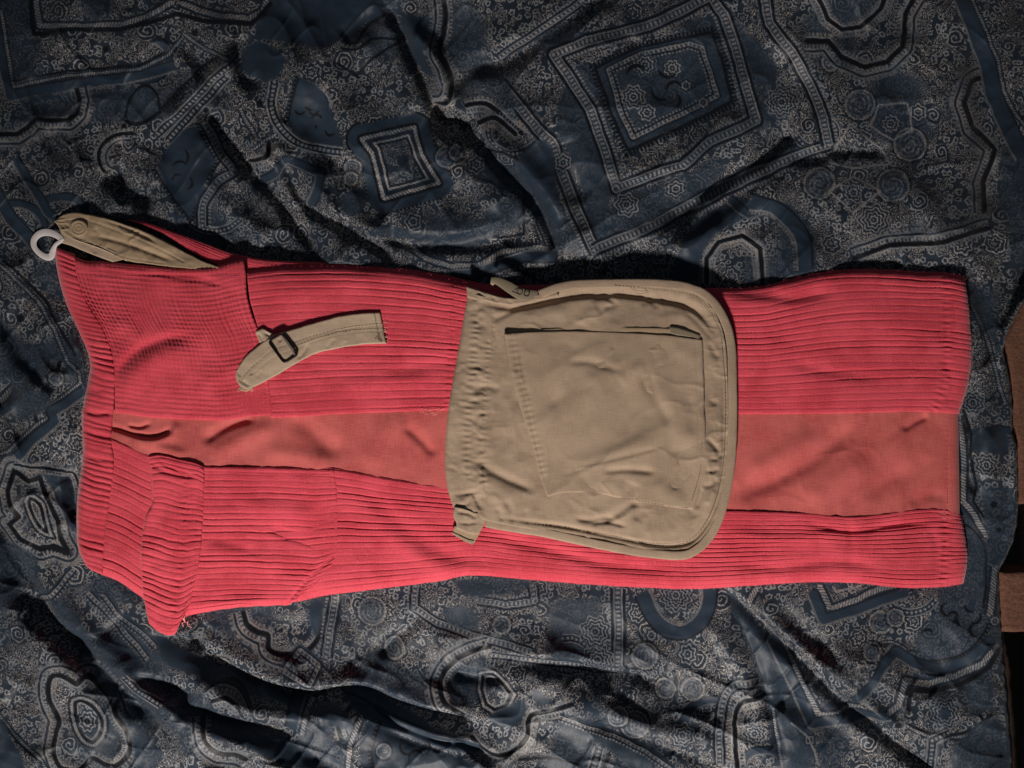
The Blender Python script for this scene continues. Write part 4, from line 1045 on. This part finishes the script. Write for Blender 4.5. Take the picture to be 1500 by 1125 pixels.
# snap fastener pressed into the cloth
def lathe(name, cx, cy, z, prof, mat, parent, ex=1.0, seg=28):
    V = []; F = []
    for i, (r, h) in enumerate(prof):
        for k in range(seg):
            a = 2 * math.pi * k / seg
            V.append(to_world(np.array(cx + r * math.cos(a)), np.array(cy + r * ex * math.sin(a)), z + h))
    n = len(prof)
    for i in range(n - 1):
        for k in range(seg):
            F.append((i * seg + k, i * seg + (k + 1) % seg, (i + 1) * seg + (k + 1) % seg, (i + 1) * seg + k))
    V = np.array(V).reshape(-1, 3)
    return link_mesh(name, V, F, mat, parent, np.stack([V[:, 0] * 125, V[:, 1] * 125, 0 * V[:, 0]], -1))
lathe('snap', 115, 334, 0.0128, [(15, -.002), (13.5, .0008), (11.5, .0016), (10, .0011), (8.5, .0006), (7.5, .0012), (6, .0014), (4.5, .0007), (3, .0009), (0.1, .0011)], M_KHAKI_D, fac, ex=.88)

# white hanger loop at the waist corner
def ribbon(name, pts, w, z, mat, parent, closed=False, tilt=None, thick=0.0007, seam=0):
    p = crom(pts, closed, 8); n = len(p)
    t = np.gradient(p, axis=0) if not closed else (np.roll(p, -1, 0) - np.roll(p, 1, 0))
    t /= np.linalg.norm(t, axis=1)[:, None] + 1e-9
    nn = np.stack([-t[:, 1], t[:, 0]], -1)
    zz = np.full(n, z) if np.isscalar(z) else np.interp(np.linspace(0, 1, n), np.linspace(0, 1, len(z)), z)
    ww = np.full(n, w) if np.isscalar(w) else np.interp(np.linspace(0, 1, n), np.linspace(0, 1, len(w)), w)
    tl = np.zeros(n) if tilt is None else np.interp(np.linspace(0, 1, n), np.linspace(0, 1, len(tilt)), tilt)
    rows = []
    prof = [(-1, -thick), (-1, 0), (-.8, thick * .5), (0, thick), (.8, thick * .5), (1, 0), (1, -thick)]
    for a, h in prof:
        q = p + nn * (ww * a / 2)[:, None]
        rows.append(to_world(q[:, 0], q[:, 1], zz + h + tl * a))
    V = np.stack(rows, 0)
    if closed: V = np.concatenate([V, V[:, :1]], 1)
    return link_mesh(name, V.reshape(-1, 3), grid_faces(V.shape[0], V.shape[1]), mat, parent, (V / S / 10).reshape(-1, 3) * np.array([1, 1, 0]))
ribbon('hanger_loop', [(90, 351), (80, 343), (68, 340), (57, 343), (50, 351), (50, 361), (57, 370), (67, 376), (75, 375), (78, 366), (82, 358)],
       [8, 10, 11, 10, 9, 8, 9, 11, 9, 6, 6], [.0125, .011, .009, .0075, .007, .007, .0075, .008, .009, .011, .0125], M_WHITE, tr, closed=True)

# threads and stitched lines of the trousers
th = []
rs = np.random.RandomState(3)
for i in range(13):
    x = rs.uniform(614, 652); y = rs.choice([600, 606.5]) + rs.uniform(-2, 2)
    th.append(tube('', pw([(x, y), (x + rs.uniform(2, 6), y + rs.uniform(-3, 3)), (x + rs.uniform(3, 9), y + rs.uniform(-3, 3))], 0.0148, 3), .00022, None, seg=4))
th.append(tube('', pw([(333, 538), (338, 537), (345, 539)], .0172, 4), .0003, None, seg=4))
for i in range(7):
    x, y = 264 + rs.uniform(-1, 12), 905 + rs.uniform(-4, 8)
    th.append(tube('', pw([(x, y), (x + rs.uniform(-2, 5), y + rs.uniform(0, 7)), (x + rs.uniform(-2, 7), y + rs.uniform(3, 10))], [.012, .010, .008], 3), .0004, None, seg=4))
tubes_obj('loose_thread', th, M_PINK, tr)['kind'] = 'stuff'
st = stitches([(1388, 612), (1387, 680), (1388, 744)], .0112, r=.00028, dash=6, gap=2)
tubes_obj('hem_stitching', st, M_REDTH, tr)['kind'] = 'stuff'

# loose fibres standing off the cut and folded edges of the knit, and lint on it
fz = []
rs = np.random.RandomState(21)
pe = np.array(PANTS + [PANTS[0]], float)
for sg in (wb_left, LB, [(1413, 405), (1419, 450), (1423, 500), (1422, 540), (1415, 575), (1404, 607)], [(1407, 752), (1413, 780), (1417, 820), (1411, 855)], UT):
    cp = crom(sg); Ls = np.hypot(*np.diff(cp, axis=0).T).sum()
    for t in rs.rand(int(Ls / 5)):
        q = resample(cp, np.array([t]))[0]; a = rs.uniform(0, 6.3); l = rs.uniform(1.5, 4)
        z0 = rs.uniform(.004, .009)
        fz.append(tube('', pw([(q[0], q[1]), (q[0] + l * .5 * math.cos(a), q[1] + l * .5 * math.sin(a)), (q[0] + l * math.cos(a + .6), q[1] + l * math.sin(a + .6))], [z0, z0 + .001, z0], 2), .00011, None, seg=3))
tubes_obj('fuzz', fz, M_RED, tr)['kind'] = 'stuff'
ln = []
for i in range(46):
    x, y = rs.uniform(180, 1390), rs.choice([rs.uniform(430, 590), rs.uniform(770, 835)]); a = rs.uniform(0, 6.3); l = rs.uniform(2, 6)
    ln.append(tube('', pw([(x, y), (x + l * math.cos(a), y + l * math.sin(a)), (x + l * 1.6 * math.cos(a + .8), y + l * 1.6 * math.sin(a + .8))], .0162, 3), .00011, None, seg=3))
tubes_obj('lint', ln, M_PINK, tr)['kind'] = 'stuff'

# ------------------------------------------------------------------ the khaki pouch
po = thing('pouch', 'khaki cotton pouch with slanted patch pocket and zip, lying across the red trousers', 'pouch')
ZP = 0.0222
def pz(X, Y, U, V):
    cr = .00022 * fbm(X / 11, Y / 11, 71, 2)
    gat = sstep(722, 700, X + 3 * vnoise(Y / 15, Y * 0, 3))
    near_seam = .35 + .65 * np.exp(-((X - 701) / 9) ** 2)
    g = near_seam * (vnoise(Y / 6.5 + .6 * vnoise(X / 9, Y / 14, 2), X / 15, 5) + .7 * vnoise(Y / 13, X / 22, 15)) * 1.3
    fan = sstep(735, 790, Y) * sstep(900, 700, X)
    return cr + 0.0012 * np.sin(U * math.pi) * np.sin(V * math.pi) + .0011 * gat * g + .0011 * (1 - gat) * wrinkle(X, Y, 46, 1.2, 3) \
        + .0010 * sstep(1030, 1042, X) * wrinkle(X, Y, 17, 1.6, 7) + .0007 * fan * (1 - np.abs(vnoise(X / 10, Y / 40, 6))) ** 3 - .0010 * sstep(714, 708, X) * sstep(520, 530, Y) * 0
PT = [(686, 428), (705, 433), (735, 438), (770, 434), (800, 424), (840, 419), (890, 417), (950, 417), (1000, 423), (1030, 436)]
PB = [(664, 744), (690, 754), (715, 763), (760, 772), (820, 782), (880, 794), (930, 803), (975, 808), (1005, 804), (1032, 788)]
body = panel('pouch_body', M_KHAKI, po, PT, PB,
      [(686, 428), (680, 460), (670, 520), (658, 590), (652, 650), (652, 690), (657, 722), (664, 744)],
      [(1030, 436), (1050, 462), (1062, 500), (1066, 560), (1067, 630), (1063, 690), (1054, 745), (1032, 788)],
      z=ZP, step=(2.0, 1.6), noise=(1.7, 75), zf=pz, drops=(0, 0, 0.0055, 0), rad=14, seed=12, ripple=.3, skirt=0.004,
      fold=[  # gathers of the casing at the left
            ([(690, 575), (712, 566), (735, 572)], -2.6, 7, 6),
            ([(680, 672), (705, 680), (720, 690), (750, 705), (790, 722)], -3.4, 6, 7), ([(690, 690), (720, 712), (760, 735)], 2.0, 12, 10), 
            ([(700, 620), (712, 640), (720, 668)], 1.3, 8, 8),
            # top edge dark hollow and puckers
            ([(684, 440), (715, 446), (750, 451), (790, 444), (840, 434), (900, 431), (960, 438), (1010, 450), (1040, 478), (1054, 520)], -5.5, 4.5, 8),
            ([(865, 440), (885, 435), (900, 446), (880, 452)], -2.2, 4, 5), ([(720, 470), (742, 460), (760, 450)], -2.0, 4, 5), ([(1000, 455), (1020, 470), (1046, 500)], -1.4, 4, 4), ([(940, 450), (950, 440), (965, 452)], -1.4, 4, 4),
            ([(722, 480), (728, 500), (724, 512)], -1.0, 2, 2), ([(850, 478), (860, 462), (880, 452)], 1.6, 9, 9), ([(960, 470), (990, 462), (1010, 468)], 1.5, 9, 8), ([(760, 470), (800, 458), (840, 455)], 1.5, 10, 10),
            # right strip
            ([(1038, 500), (1048, 520), (1056, 528)], -1.6, 4, 4), ([(1036, 580), (1046, 590), (1054, 588)], -1.2, 4, 4), ([(1034, 640), (1046, 652), (1056, 668)], -2.6, 4, 4), ([(1038, 672), (1050, 672), (1058, 664)], -1.8, 3, 3),
            ([(1032, 690), (1046, 690), (1052, 684)], -2.0, 3, 4), ([(1026, 712), (1042, 710), (1052, 700)], -2.2, 4, 4), ([(1020, 748), (1026, 728), (1030, 712)], -2.0, 3, 4), ([(1034, 740), (1042, 730), (1046, 716)], 1.6, 4, 5),
            # bottom edge and folds
            ([(712, 755), (760, 762), (830, 772), (900, 786), (960, 798), (1005, 796), (1030, 775), (1050, 735), (1059, 680), (1061, 600), (1060, 520)], -3.0, 3.2, 3.2),
            ([(840, 758), (862, 762), (885, 758), (905, 762)], -2.6, 4, 4), ([(862, 768), (890, 765), (920, 772)], -2.2, 3, 4), ([(880, 764), (905, 752), (925, 738), (935, 745)], -2.4, 6, 6), ([(926, 730), (936, 745), (930, 765)], -2.0, 7, 7),
            ([(735, 765), (733, 752), (728, 742)], -1.2, 4, 4), ([(748, 768), (750, 752), (740, 730)], -1.6, 5, 5), ([(712, 724), (730, 732), (742, 752)], 1.6, 7, 6), ([(770, 770), (772, 755), (768, 745)], -1.0, 5, 5),
            ([(664, 726), (690, 722), (702, 718)], -2.0, 3, 3), ([(666, 745), (682, 740), (692, 726), (700, 736), (706, 752)], -2.2, 3, 4), ([(672, 738), (686, 730), (694, 722)], 1.6, 4, 4), ([(1020, 760), (1010, 745), (1000, 735)], -1.4, 6, 6), ([(990, 770), (970, 780), (940, 780)], 1.5, 10, 10)],
      seams=[([(716, 500), (712, 560), (709, 620), (708, 680), (712, 720)], 1.2, 1.8, .3), ([(698, 470), (690, 560), (684, 640), (686, 700)], .6, 1.6, .5), ([(722, 455), (723, 485), (722, 512)], .9, 1.4)])
for_seg = [(790, 431), (830, 418), (895, 415), (960, 415), (1005, 420), (1036, 434), (1058, 462), (1070, 500), (1073, 560), (1073, 630), (1069, 690), (1057, 748), (1038, 788), (1010, 811), (975, 813), (920, 806), (860, 794), (800, 781), (750, 773), (712, 766)]
# folded tape that binds the outer edge
def binding(pts, w, z):
    p = crom(pts, False, 7); n = len(p)
    t = np.gradient(p, axis=0); t /= np.linalg.norm(t, axis=1)[:, None]
    nn = np.stack([-t[:, 1], t[:, 0]], -1)      # inward (below, path runs right)
    arc = np.r_[0, np.cumsum(np.hypot(*np.diff(p, axis=0).T))]
    rows = []
    prof = [(-.5, -.005), (-.5, -.0008), (-.46, .0001), (-.3, .0005), (0, .0006), (.3, .0006), (.45, .0004), (.5, .0001), (.5, -.001)]
    for a, h in prof:
        q = p + nn * (w * a) + nn * (0.35 * vnoise(arc / 12, arc * 0, 3))[:, None]
        rows.append(to_world(q[:, 0], q[:, 1], z + h + 0.00035 * vnoise(arc / 9, arc * 0 + a * 2, 8) * (abs(a) < .45)))
    V = np.stack(rows, 0)
    return V
V = binding(for_seg, 13, ZP + 0.0006)
link_mesh('edge_binding', V.reshape(-1, 3), grid_faces(V.shape[0], V.shape[1]), M_KHAKI, po, (V / S / 10).reshape(-1, 3) * np.array([1, 1, 0]))
# upper zip tape in two runs of cloth
zt = panel('zip_tape', M_KHAKI, po, [(683, 419), (700, 424), (725, 432), (755, 436), (790, 430), (815, 424)],
      [(684, 436), (705, 440), (735, 446), (760, 446), (790, 440), (818, 433)],
      z=ZP + 0.001, step=(2, 1.5), drops=(0.003, 0.0015, 0.001, 0), rad=6, noise=(.7, 18), seed=14, skirt=0.004, ripple=.4, fold=[([(722, 434), (728, 444)], -1.2, 3, 3), ([(700, 426), (706, 438)], -1, 3, 3), ([(744, 438), (748, 446)], -1.2, 3, 3)])
# patch pocket
pp = panel('patch_pocket', M_KHAKI, po,
      [(738, 489), (760, 487), (800, 485), (860, 485), (920, 487), (970, 490), (1004, 494), (1029, 497)],
      [(802, 728), (820, 723), (850, 722), (880, 724), (915, 731), (950, 737), (985, 743), (1016, 747)],
      [(738, 489), (744, 520), (750, 550), (760, 590), (772, 630), (784, 670), (793, 705), (802, 728)],
      [(1029, 497), (1031, 550), (1032, 600), (1034, 650), (1031, 690), (1024, 722), (1016, 747)],
      z=ZP + 0.0026, step=(2.0, 2.0), zf=lambda X, Y, U, V: .0011 * wrinkle(X, Y, 52, 1.3, 21) + .0008 * np.sin(U * math.pi) * np.sin(V * math.pi), drops=(0.0004, 0.0012, 0.0010, 0.0012), rad=5, noise=(1.3, 80), seed=15, ripple=.3, skirt=0.0016,
      fold=[([(770, 640), (860, 565), (960, 505)], 2.0, 38, 12), ([(850, 700), (930, 650), (1010, 610)], 2.2, 34, 12), ([(790, 560), (850, 520), (900, 500)], 1.4, 26, 9), ([(955, 560), (985, 610), (1000, 660)], 1.8, 10, 30), ([(828, 532), (860, 530), (890, 538), (915, 545)], -1.8, 5, 6), ([(936, 535), (950, 565), (972, 600), (985, 632)], -2.2, 9, 9), ([(905, 560), (930, 545), (950, 540)], 1.8, 14, 12), ([(800, 600), (840, 575), (880, 560)], -1.3, 12, 10),
            ([(820, 700), (870, 680), (930, 665), (985, 650)], -1.4, 3, 8), ([(830, 690), (900, 665), (970, 640)], 1.6, 14, 12), ([(990, 668), (1005, 680), (995, 700), (985, 720)], -3.0, 8, 8), ([(880, 692), (920, 688), (965, 692)], -3.0, 5, 5),
            ([(975, 665), (1000, 660), (1020, 665)], -1.4, 8, 7), ([(930, 705), (925, 725), (935, 735)], -2.0, 10, 9), ([(855, 692), (862, 715), (880, 722)], -1.2, 7, 7), ([(960, 700), (980, 725), (1010, 738)], 1.6, 12, 12), ([(880, 705), (900, 715), (915, 722)], 1.5, 10, 9),
            ([(760, 500), (765, 540), (775, 590)], -.9, 3, 4), ([(980, 510), (1010, 520), (1028, 530)], 1.2, 12, 10), ([(800, 510), (830, 505), (850, 520)], -.9, 10, 8), ([(1005, 580), (1015, 600), (1012, 640)], -1.0, 7, 7)],
      seams=[([(750, 490), (758, 540), (771, 590), (785, 650), (797, 700)], .5, 1.4, .35), ([(1020, 500), (1023, 600), (1023, 690), (1010, 738)], .35, 1.2)])
# puckers along the patch pocket's slanted hem are cloth ridges
pu = []
rs = np.random.RandomState(12)
for i, tt in enumerate(np.linspace(.03, .80, 30)):
    q = resample(np.array([(741, 492), (748, 530), (757, 565), (768, 605), (780, 650), (797, 712)], float), np.array([tt]))[0]
    pu.append(tube('', pw([(q[0] + 2, q[1] + 1.5), (q[0] + 6, q[1]), (q[0] + 11, q[1] - 2 + rs.uniform(-1, 1))], [ZP + .0018, ZP + .0026, ZP + .0020], 4), .0006, None, seg=6, flat=.5))
tubes_obj('hem_pucker', pu, M_KHAKI, pp)['kind'] = 'stuff'
# opened mouth of the patch pocket: back layer and hollow
panel('pocket_lining', M_KHAKI_D, pp, [(745, 484), (800, 481), (870, 478), (930, 479), (975, 480), (1000, 484), (1032, 498)],
      [(745, 500), (800, 500), (870, 500), (930, 500), (975, 502), (1000, 505), (1030, 510)], z=ZP + .0012, step=(2.5, 2), noise=(.3, 30), seed=18, skirt=.0005, drops=(.0006, 0, 0, .002), rad=6)
# dark piece standing in for the shade in the pocket's open mouth
panel('pocket_mouth_shade', M_TAPE_SHADE, pp, [(980, 477), (992, 478), (1008, 483), (1026, 490)], [(981, 488), (996, 492), (1010, 494), (1026, 497)], z=ZP + .0022, step=(2, 2), noise=(.3, 12), seed=19, skirt=.003, drops=(.002, 0, .002, .001), rad=5)
# tab at the pouch's lower left corner
tab = panel('tab', M_KHAKI, po, [(666, 742), (680, 745), (695, 750), (714, 755)], [(668, 774), (678, 778), (690, 782), (702, 783)], [(666, 742), (664, 755), (668, 765), (668, 774)], [(714, 755), (711, 765), (706, 775), (702, 783)],
      z=ZP + .0022, step=(1.5, 1.5), drops=(0, .0008, .0015, .001), rad=6, noise=(.6, 12), seed=20, skirt=.0035, ripple=.5, fold=[([(668, 750), (685, 752), (700, 760)], -2, 2.5, 3), ([(670, 765), (685, 767), (700, 765)], -1.2, 2, 3), ([(690, 752), (700, 748), (706, 758)], -1.5, 2, 3)])
panel('tab_end', M_KHAKI, po, [(662, 779), (672, 784), (683, 789), (694, 792)], [(662, 782), (670, 787), (681, 793), (692, 798)], z=ZP - .0005, step=(1.5, 1), noise=(.3, 10), seed=21, skirt=.003, ripple=.4)
panel('tab_under', M_KHAKI_D, po, [(666, 770), (680, 776), (692, 780), (703, 781)], [(662, 782), (672, 787), (683, 792), (694, 796)], z=ZP - .0015, step=(1.5, 1.5), noise=(.4, 10), seed=22, skirt=.002)
# stitching on the pouch
sk = stitches([(1056, 490), (1062, 560), (1062, 630), (1058, 690), (1046, 740), (1026, 778), (1000, 796), (960, 800), (900, 790), (830, 776), (760, 765), (722, 760)], ZP + .0006, r=.0003, dash=4, gap=1.5)
sk += stitches([(900, 418), (960, 424), (1010, 432), (1040, 458), (1056, 490)], ZP + .0016, r=.0002, dash=4, gap=1.5)
sk += stitches([(850, 722), (880, 724), (920, 731), (960, 738), (1010, 745)], ZP + .0021, r=.0002, dash=3.5, gap=1.5)
sk += stitches([(1023, 503), (1026, 600), (1027, 680), (1012, 738)], ZP + .0029, r=.0002, dash=3.5, gap=1.5)
sk += stitches([(738, 492), (747, 530), (760, 585), (777, 645), (800, 722)], ZP + .0022, r=.00025, dash=3.5, gap=1.5)
tubes_obj('stitching', sk, M_STITCHK, po)['kind'] = 'stuff'
tubes_obj('loose_thread', [tube('', pw([(913, 417), (925, 422), (935, 430), (948, 428)], [.022, .023, .0215, .021], 5), .00022, None, seg=4), tube('', pw([(915, 416), (940, 420), (950, 432)], [.022, .0225, .021], 5), .00018, None, seg=4)], M_STITCH, po)['kind'] = 'stuff'
# zip pull : a short printed tape with a curled raw end
zp = ribbon('zip_pull', [(719, 410), (730, 412), (745, 420), (760, 429), (775, 432), (788, 430)], [8, 12, 16, 17, 17, 9], [.024, .0245, .0245, .024, .0232, .022], M_TAPE_SHADE, po, thick=.0009)
ribbon('frayed_end', [(720, 417), (724, 412), (730, 410)], [5, 7, 6], [.021, .023, .024], M_KHAKI, zp)
rg = []
for (cx, cy) in ((761.5, 427.2), (771.5, 430.3)):
    a = np.linspace(0, 2 * math.pi, 19)[:-1]
    rg.append(tube('', to_world(cx + 3.9 * np.cos(a), cy + 3.9 * np.sin(a), 0.0250 + 0 * a), .00042, None, closed=True, seg=5, flat=.5))
rg.append(tube('', pw([(754, 425), (757, 422.5), (762, 423)], .0251, 3), .00042, None, seg=5, flat=.5))
rg.append(tube('', pw([(750, 426.5), (757, 429.5), (762, 432)], .0252, 3), .00042, None, seg=5, flat=.5))
rg.append(tube('', pw([(768, 426), (774, 426.5), (776, 429)], .0251, 3), .00042, None, seg=5, flat=.5))
tubes_obj('printed_mark', rg, M_MARK, zp)

# ------------------------------------------------------------------ the buckled strap
sp = thing('buckle_strap', 'short khaki strap with a dark metal buckle, lying on the red trousers', 'strap')
ZS = 0.0188
ST = [(345, 546), (352, 533), (362, 520), (378, 506), (394, 495), (415, 486), (445, 477), (480, 467), (515, 460), (556, 457)]
SB = [(363, 571), (376, 565), (394, 556), (415, 544), (438, 530), (462, 518), (488, 512), (512, 507), (540, 504), (566, 503)]
def sz(X, Y, U, V):
    return .0009 * np.sin(U * 5) * np.sin(V * 3.1) + .0012 * np.exp(-((U - .33) / .1) ** 2)
sb_ = panel('strap', M_KHAKI_L, sp, ST, SB, [(345, 546), (346, 556), (352, 566), (363, 571)], [(556, 457), (559, 470), (562, 488), (566, 503)], z=ZS, step=(1.8, 1.3), drops=(.0016, .0016, .001, .0006), rad=6, noise=(.5, 25), seed=30, ripple=.35, skirt=.0022, zf=sz,
      fold=[([(436, 527), (446, 515), (452, 503)], -1.3, 2.5, 3), ([(478, 512), (484, 503), (492, 496)], -.8, 3, 3), ([(500, 510), (507, 500)], -.6, 3, 3), ([(350, 556), (357, 560), (366, 566)], -1.4, 2, 2), ([(376, 554), (384, 542)], -.6, 4, 4)],
      seams=[([(356, 552), (376, 532), (400, 512), (430, 502), (470, 490), (520, 481), (560, 478)], .35, 1.3), ([(370, 548), (400, 524), (440, 508), (480, 494), (520, 487), (562, 485)], .3, 1.1)])
sa = lambda x, y: np.full(np.shape(x), ZS + .0006)
ss = stitches([(356, 552), (376, 532), (400, 513), (430, 502), (470, 490), (520, 480.5), (559, 477)], sa, r=.0002, dash=4, gap=1.2)
ss += stitches([(430, 508), (470, 494), (520, 486), (561, 485)], sa, r=.00018, dash=4, gap=1.2)
ss += stitches([(548, 459), (551, 478), (555, 500)], sa, r=.00022, dash=4, gap=1.2)
tubes_obj('stitching', ss, M_STITCHK, sb_)['kind'] = 'stuff'
tw = [tube('', pw(q, z_, 4), .00027, None, seg=4) for q, z_ in (([(407, 500), (410, 502), (413, 499)], .0206), ([(365, 551), (368, 549), (370, 550)], .0198), ([(549, 497), (553, 495), (556, 499), (559, 501)], .0198), ([(554, 490), (557, 496), (560, 500)], .0198),
                                                              ([(347, 548), (350, 552), (353, 553)], .0196), ([(402, 515), (408, 512)], .0204), ([(349, 560), (356, 556)], .0196))]
tubes_obj('loose_thread', tw, M_STITCH, sb_)['kind'] = 'stuff'
rs = np.random.RandomState(9)
fr = []
for i in range(22):
    x = rs.uniform(350, 368); y = 567 + rs.uniform(0, 3)
    fr.append(tube('', pw([(x, y), (x + rs.uniform(-3, 4), y + rs.uniform(1, 3)), (x + rs.uniform(-4, 6), y + rs.uniform(1, 5))], [.0178, .017, .0162], 3), .0002, None, seg=4))
for i in range(10):
    x = 566 + rs.uniform(-2, 0); y = rs.uniform(470, 503)
    fr.append(tube('', pw([(x - 3, y), (x, y + 1), (x + rs.uniform(0, 3), y + rs.uniform(-1, 2))], [.0175, .017, .016], 3), .00018, None, seg=4))
tubes_obj('frayed_edge', fr, M_CREAM, sb_)['kind'] = 'stuff'
panel('strap_end', M_KHAKI_D, sp, [(352, 563), (360, 567), (370, 566)], [(352, 572), (360, 573), (372, 568)], z=ZS - .0012, step=(1.2, 1.2), noise=(.5, 8), seed=31, skirt=.0015)
panel('tongue', M_KHAKI_L, sp, [(374, 486), (384, 481), (391, 484), (404, 490), (420, 490)], [(380, 502), (388, 501), (396, 498), (406, 500), (420, 502)], z=ZS - .0004, step=(1.5, 1.5), drops=(.001, .001, .001, 0), rad=4, noise=(.6, 12), seed=32, skirt=.0025, ripple=.4,
      fold=[([(376, 487), (382, 494), (384, 502)], -1.5, 2, 2), ([(386, 486), (396, 492), (410, 492)], -1.6, 2, 3)])
# buckle: rounded rectangular ring and inner bar
c4 = np.array([(393, 500), (414, 488.5), (437, 518.5), (416.5, 532)], float)
ring = []
for i in range(4):
    a, b, c = c4[i - 1], c4[i], c4[(i + 1) % 4]
    d1 = (a - b) / np.linalg.norm(a - b); d2 = (c - b) / np.linalg.norm(c - b); rr = 6.0
    for t in np.linspace(0, 1, 6):
        p0 = b + d1 * rr; p2 = b + d2 * rr
        ring.append((1 - t) ** 2 * p0 + 2 * t * (1 - t) * b + t * t * p2)
ring = np.array(ring)
bk = tubes_obj('buckle', [tube('', to_world(ring[:, 0], ring[:, 1], np.full(len(ring), ZS + .0034)), .00125, None, closed=True, seg=10, flat=.8)], M_METAL, sp)
V_, F_ = tube('', pw([(413, 492), (420, 502), (427, 511), (432, 520)], ZS + .0036, 4), .0011, None, seg=8, flat=.4)
link_mesh('buckle_bar', V_, F_, M_BAR, bk)

# ------------------------------------------------------------------ things beyond the bed's edge, on the floor
M_BOARD = floor_mat('brown_fibreboard', (0.095, 0.040, 0.024), (0.19, 0.085, 0.052))
def board(y0, y1, z, h, label, seed):
    """thick brown board standing by the bed, its near edge along the duvet's hem (bed-plane pixels)"""
    ep = np.array(EDGE, float); n = 60
    yy = np.linspace(y0, y1, n)
    xe = np.interp(yy, ep[:, 1], ep[:, 0]) + 1.5
    u = np.linspace(0, 1, 26)[:, None]
    X = xe[None] * (1 - u) + 1720 * u; Y = yy[None] + 1.2 * vnoise(u * 40, yy[None] * 0 + seed, 3)
    Z = np.full(X.shape, z) + .0006 * fbm(X / 6, Y / 6, seed)
    e = np.minimum(np.minimum(yy - y0, y1 - yy)[None] + 0 * u, 99)
    Z = Z - .002 * np.exp(-e / 2.0)
    pad = lambda q: np.pad(q, 1, mode='edge')
    X, Y, Z2 = pad(X), pad(Y), pad(Z); m = np.ones(Z2.shape, bool); m[1:-1, 1:-1] = False
    Z2 = np.where(m, Z2 - h, Z2)
    co = to_world(X, Y, z + 0 * Z2); co[..., 2] = Z2
    o = link_mesh('board', co.reshape(-1, 3), grid_faces(*X.shape)[:, ::-1], M_BOARD)
    o['label'] = label; o['category'] = 'board'
board(330, 739, -.014, .04, 'long brown board beyond the right hem of the duvet, the upper and dimmer one', 3)
board(838, 926, -.010, .04, 'short orange brown board at the duvet edge in the lower right', 9)
panel('red_cloth', M_REDCLOTH, None, [(-60, 1092), (-30, 1096), (-2, 1102), (10, 1114)], [(-60, 1200), (-20, 1200), (10, 1190), (24, 1160)], z=.006, noise=(1, 20), seed=40, skirt=.012, drops=(.004, 0, 0, .006), rad=10)
o = bpy.data.objects['red_cloth']; o['label'] = 'dark red cloth just showing in the lower left corner'; o['category'] = 'cloth'

# ------------------------------------------------------------------ put every empty at the base of its thing
from mathutils import Matrix
bpy.context.view_layer.update()
for e, loc in ((tr, (-.0, .0, 0.0)), (po, tuple(to_world(np.array(860.), np.array(610.), .014))), (sp, tuple(to_world(np.array(455.), np.array(515.), .015)))):
    e.location = loc
    for c in e.children: c.matrix_parent_inverse = Matrix.Translation(-Vector(loc))

# ------------------------------------------------------------------ render settings
scene.render.engine = 'CYCLES'
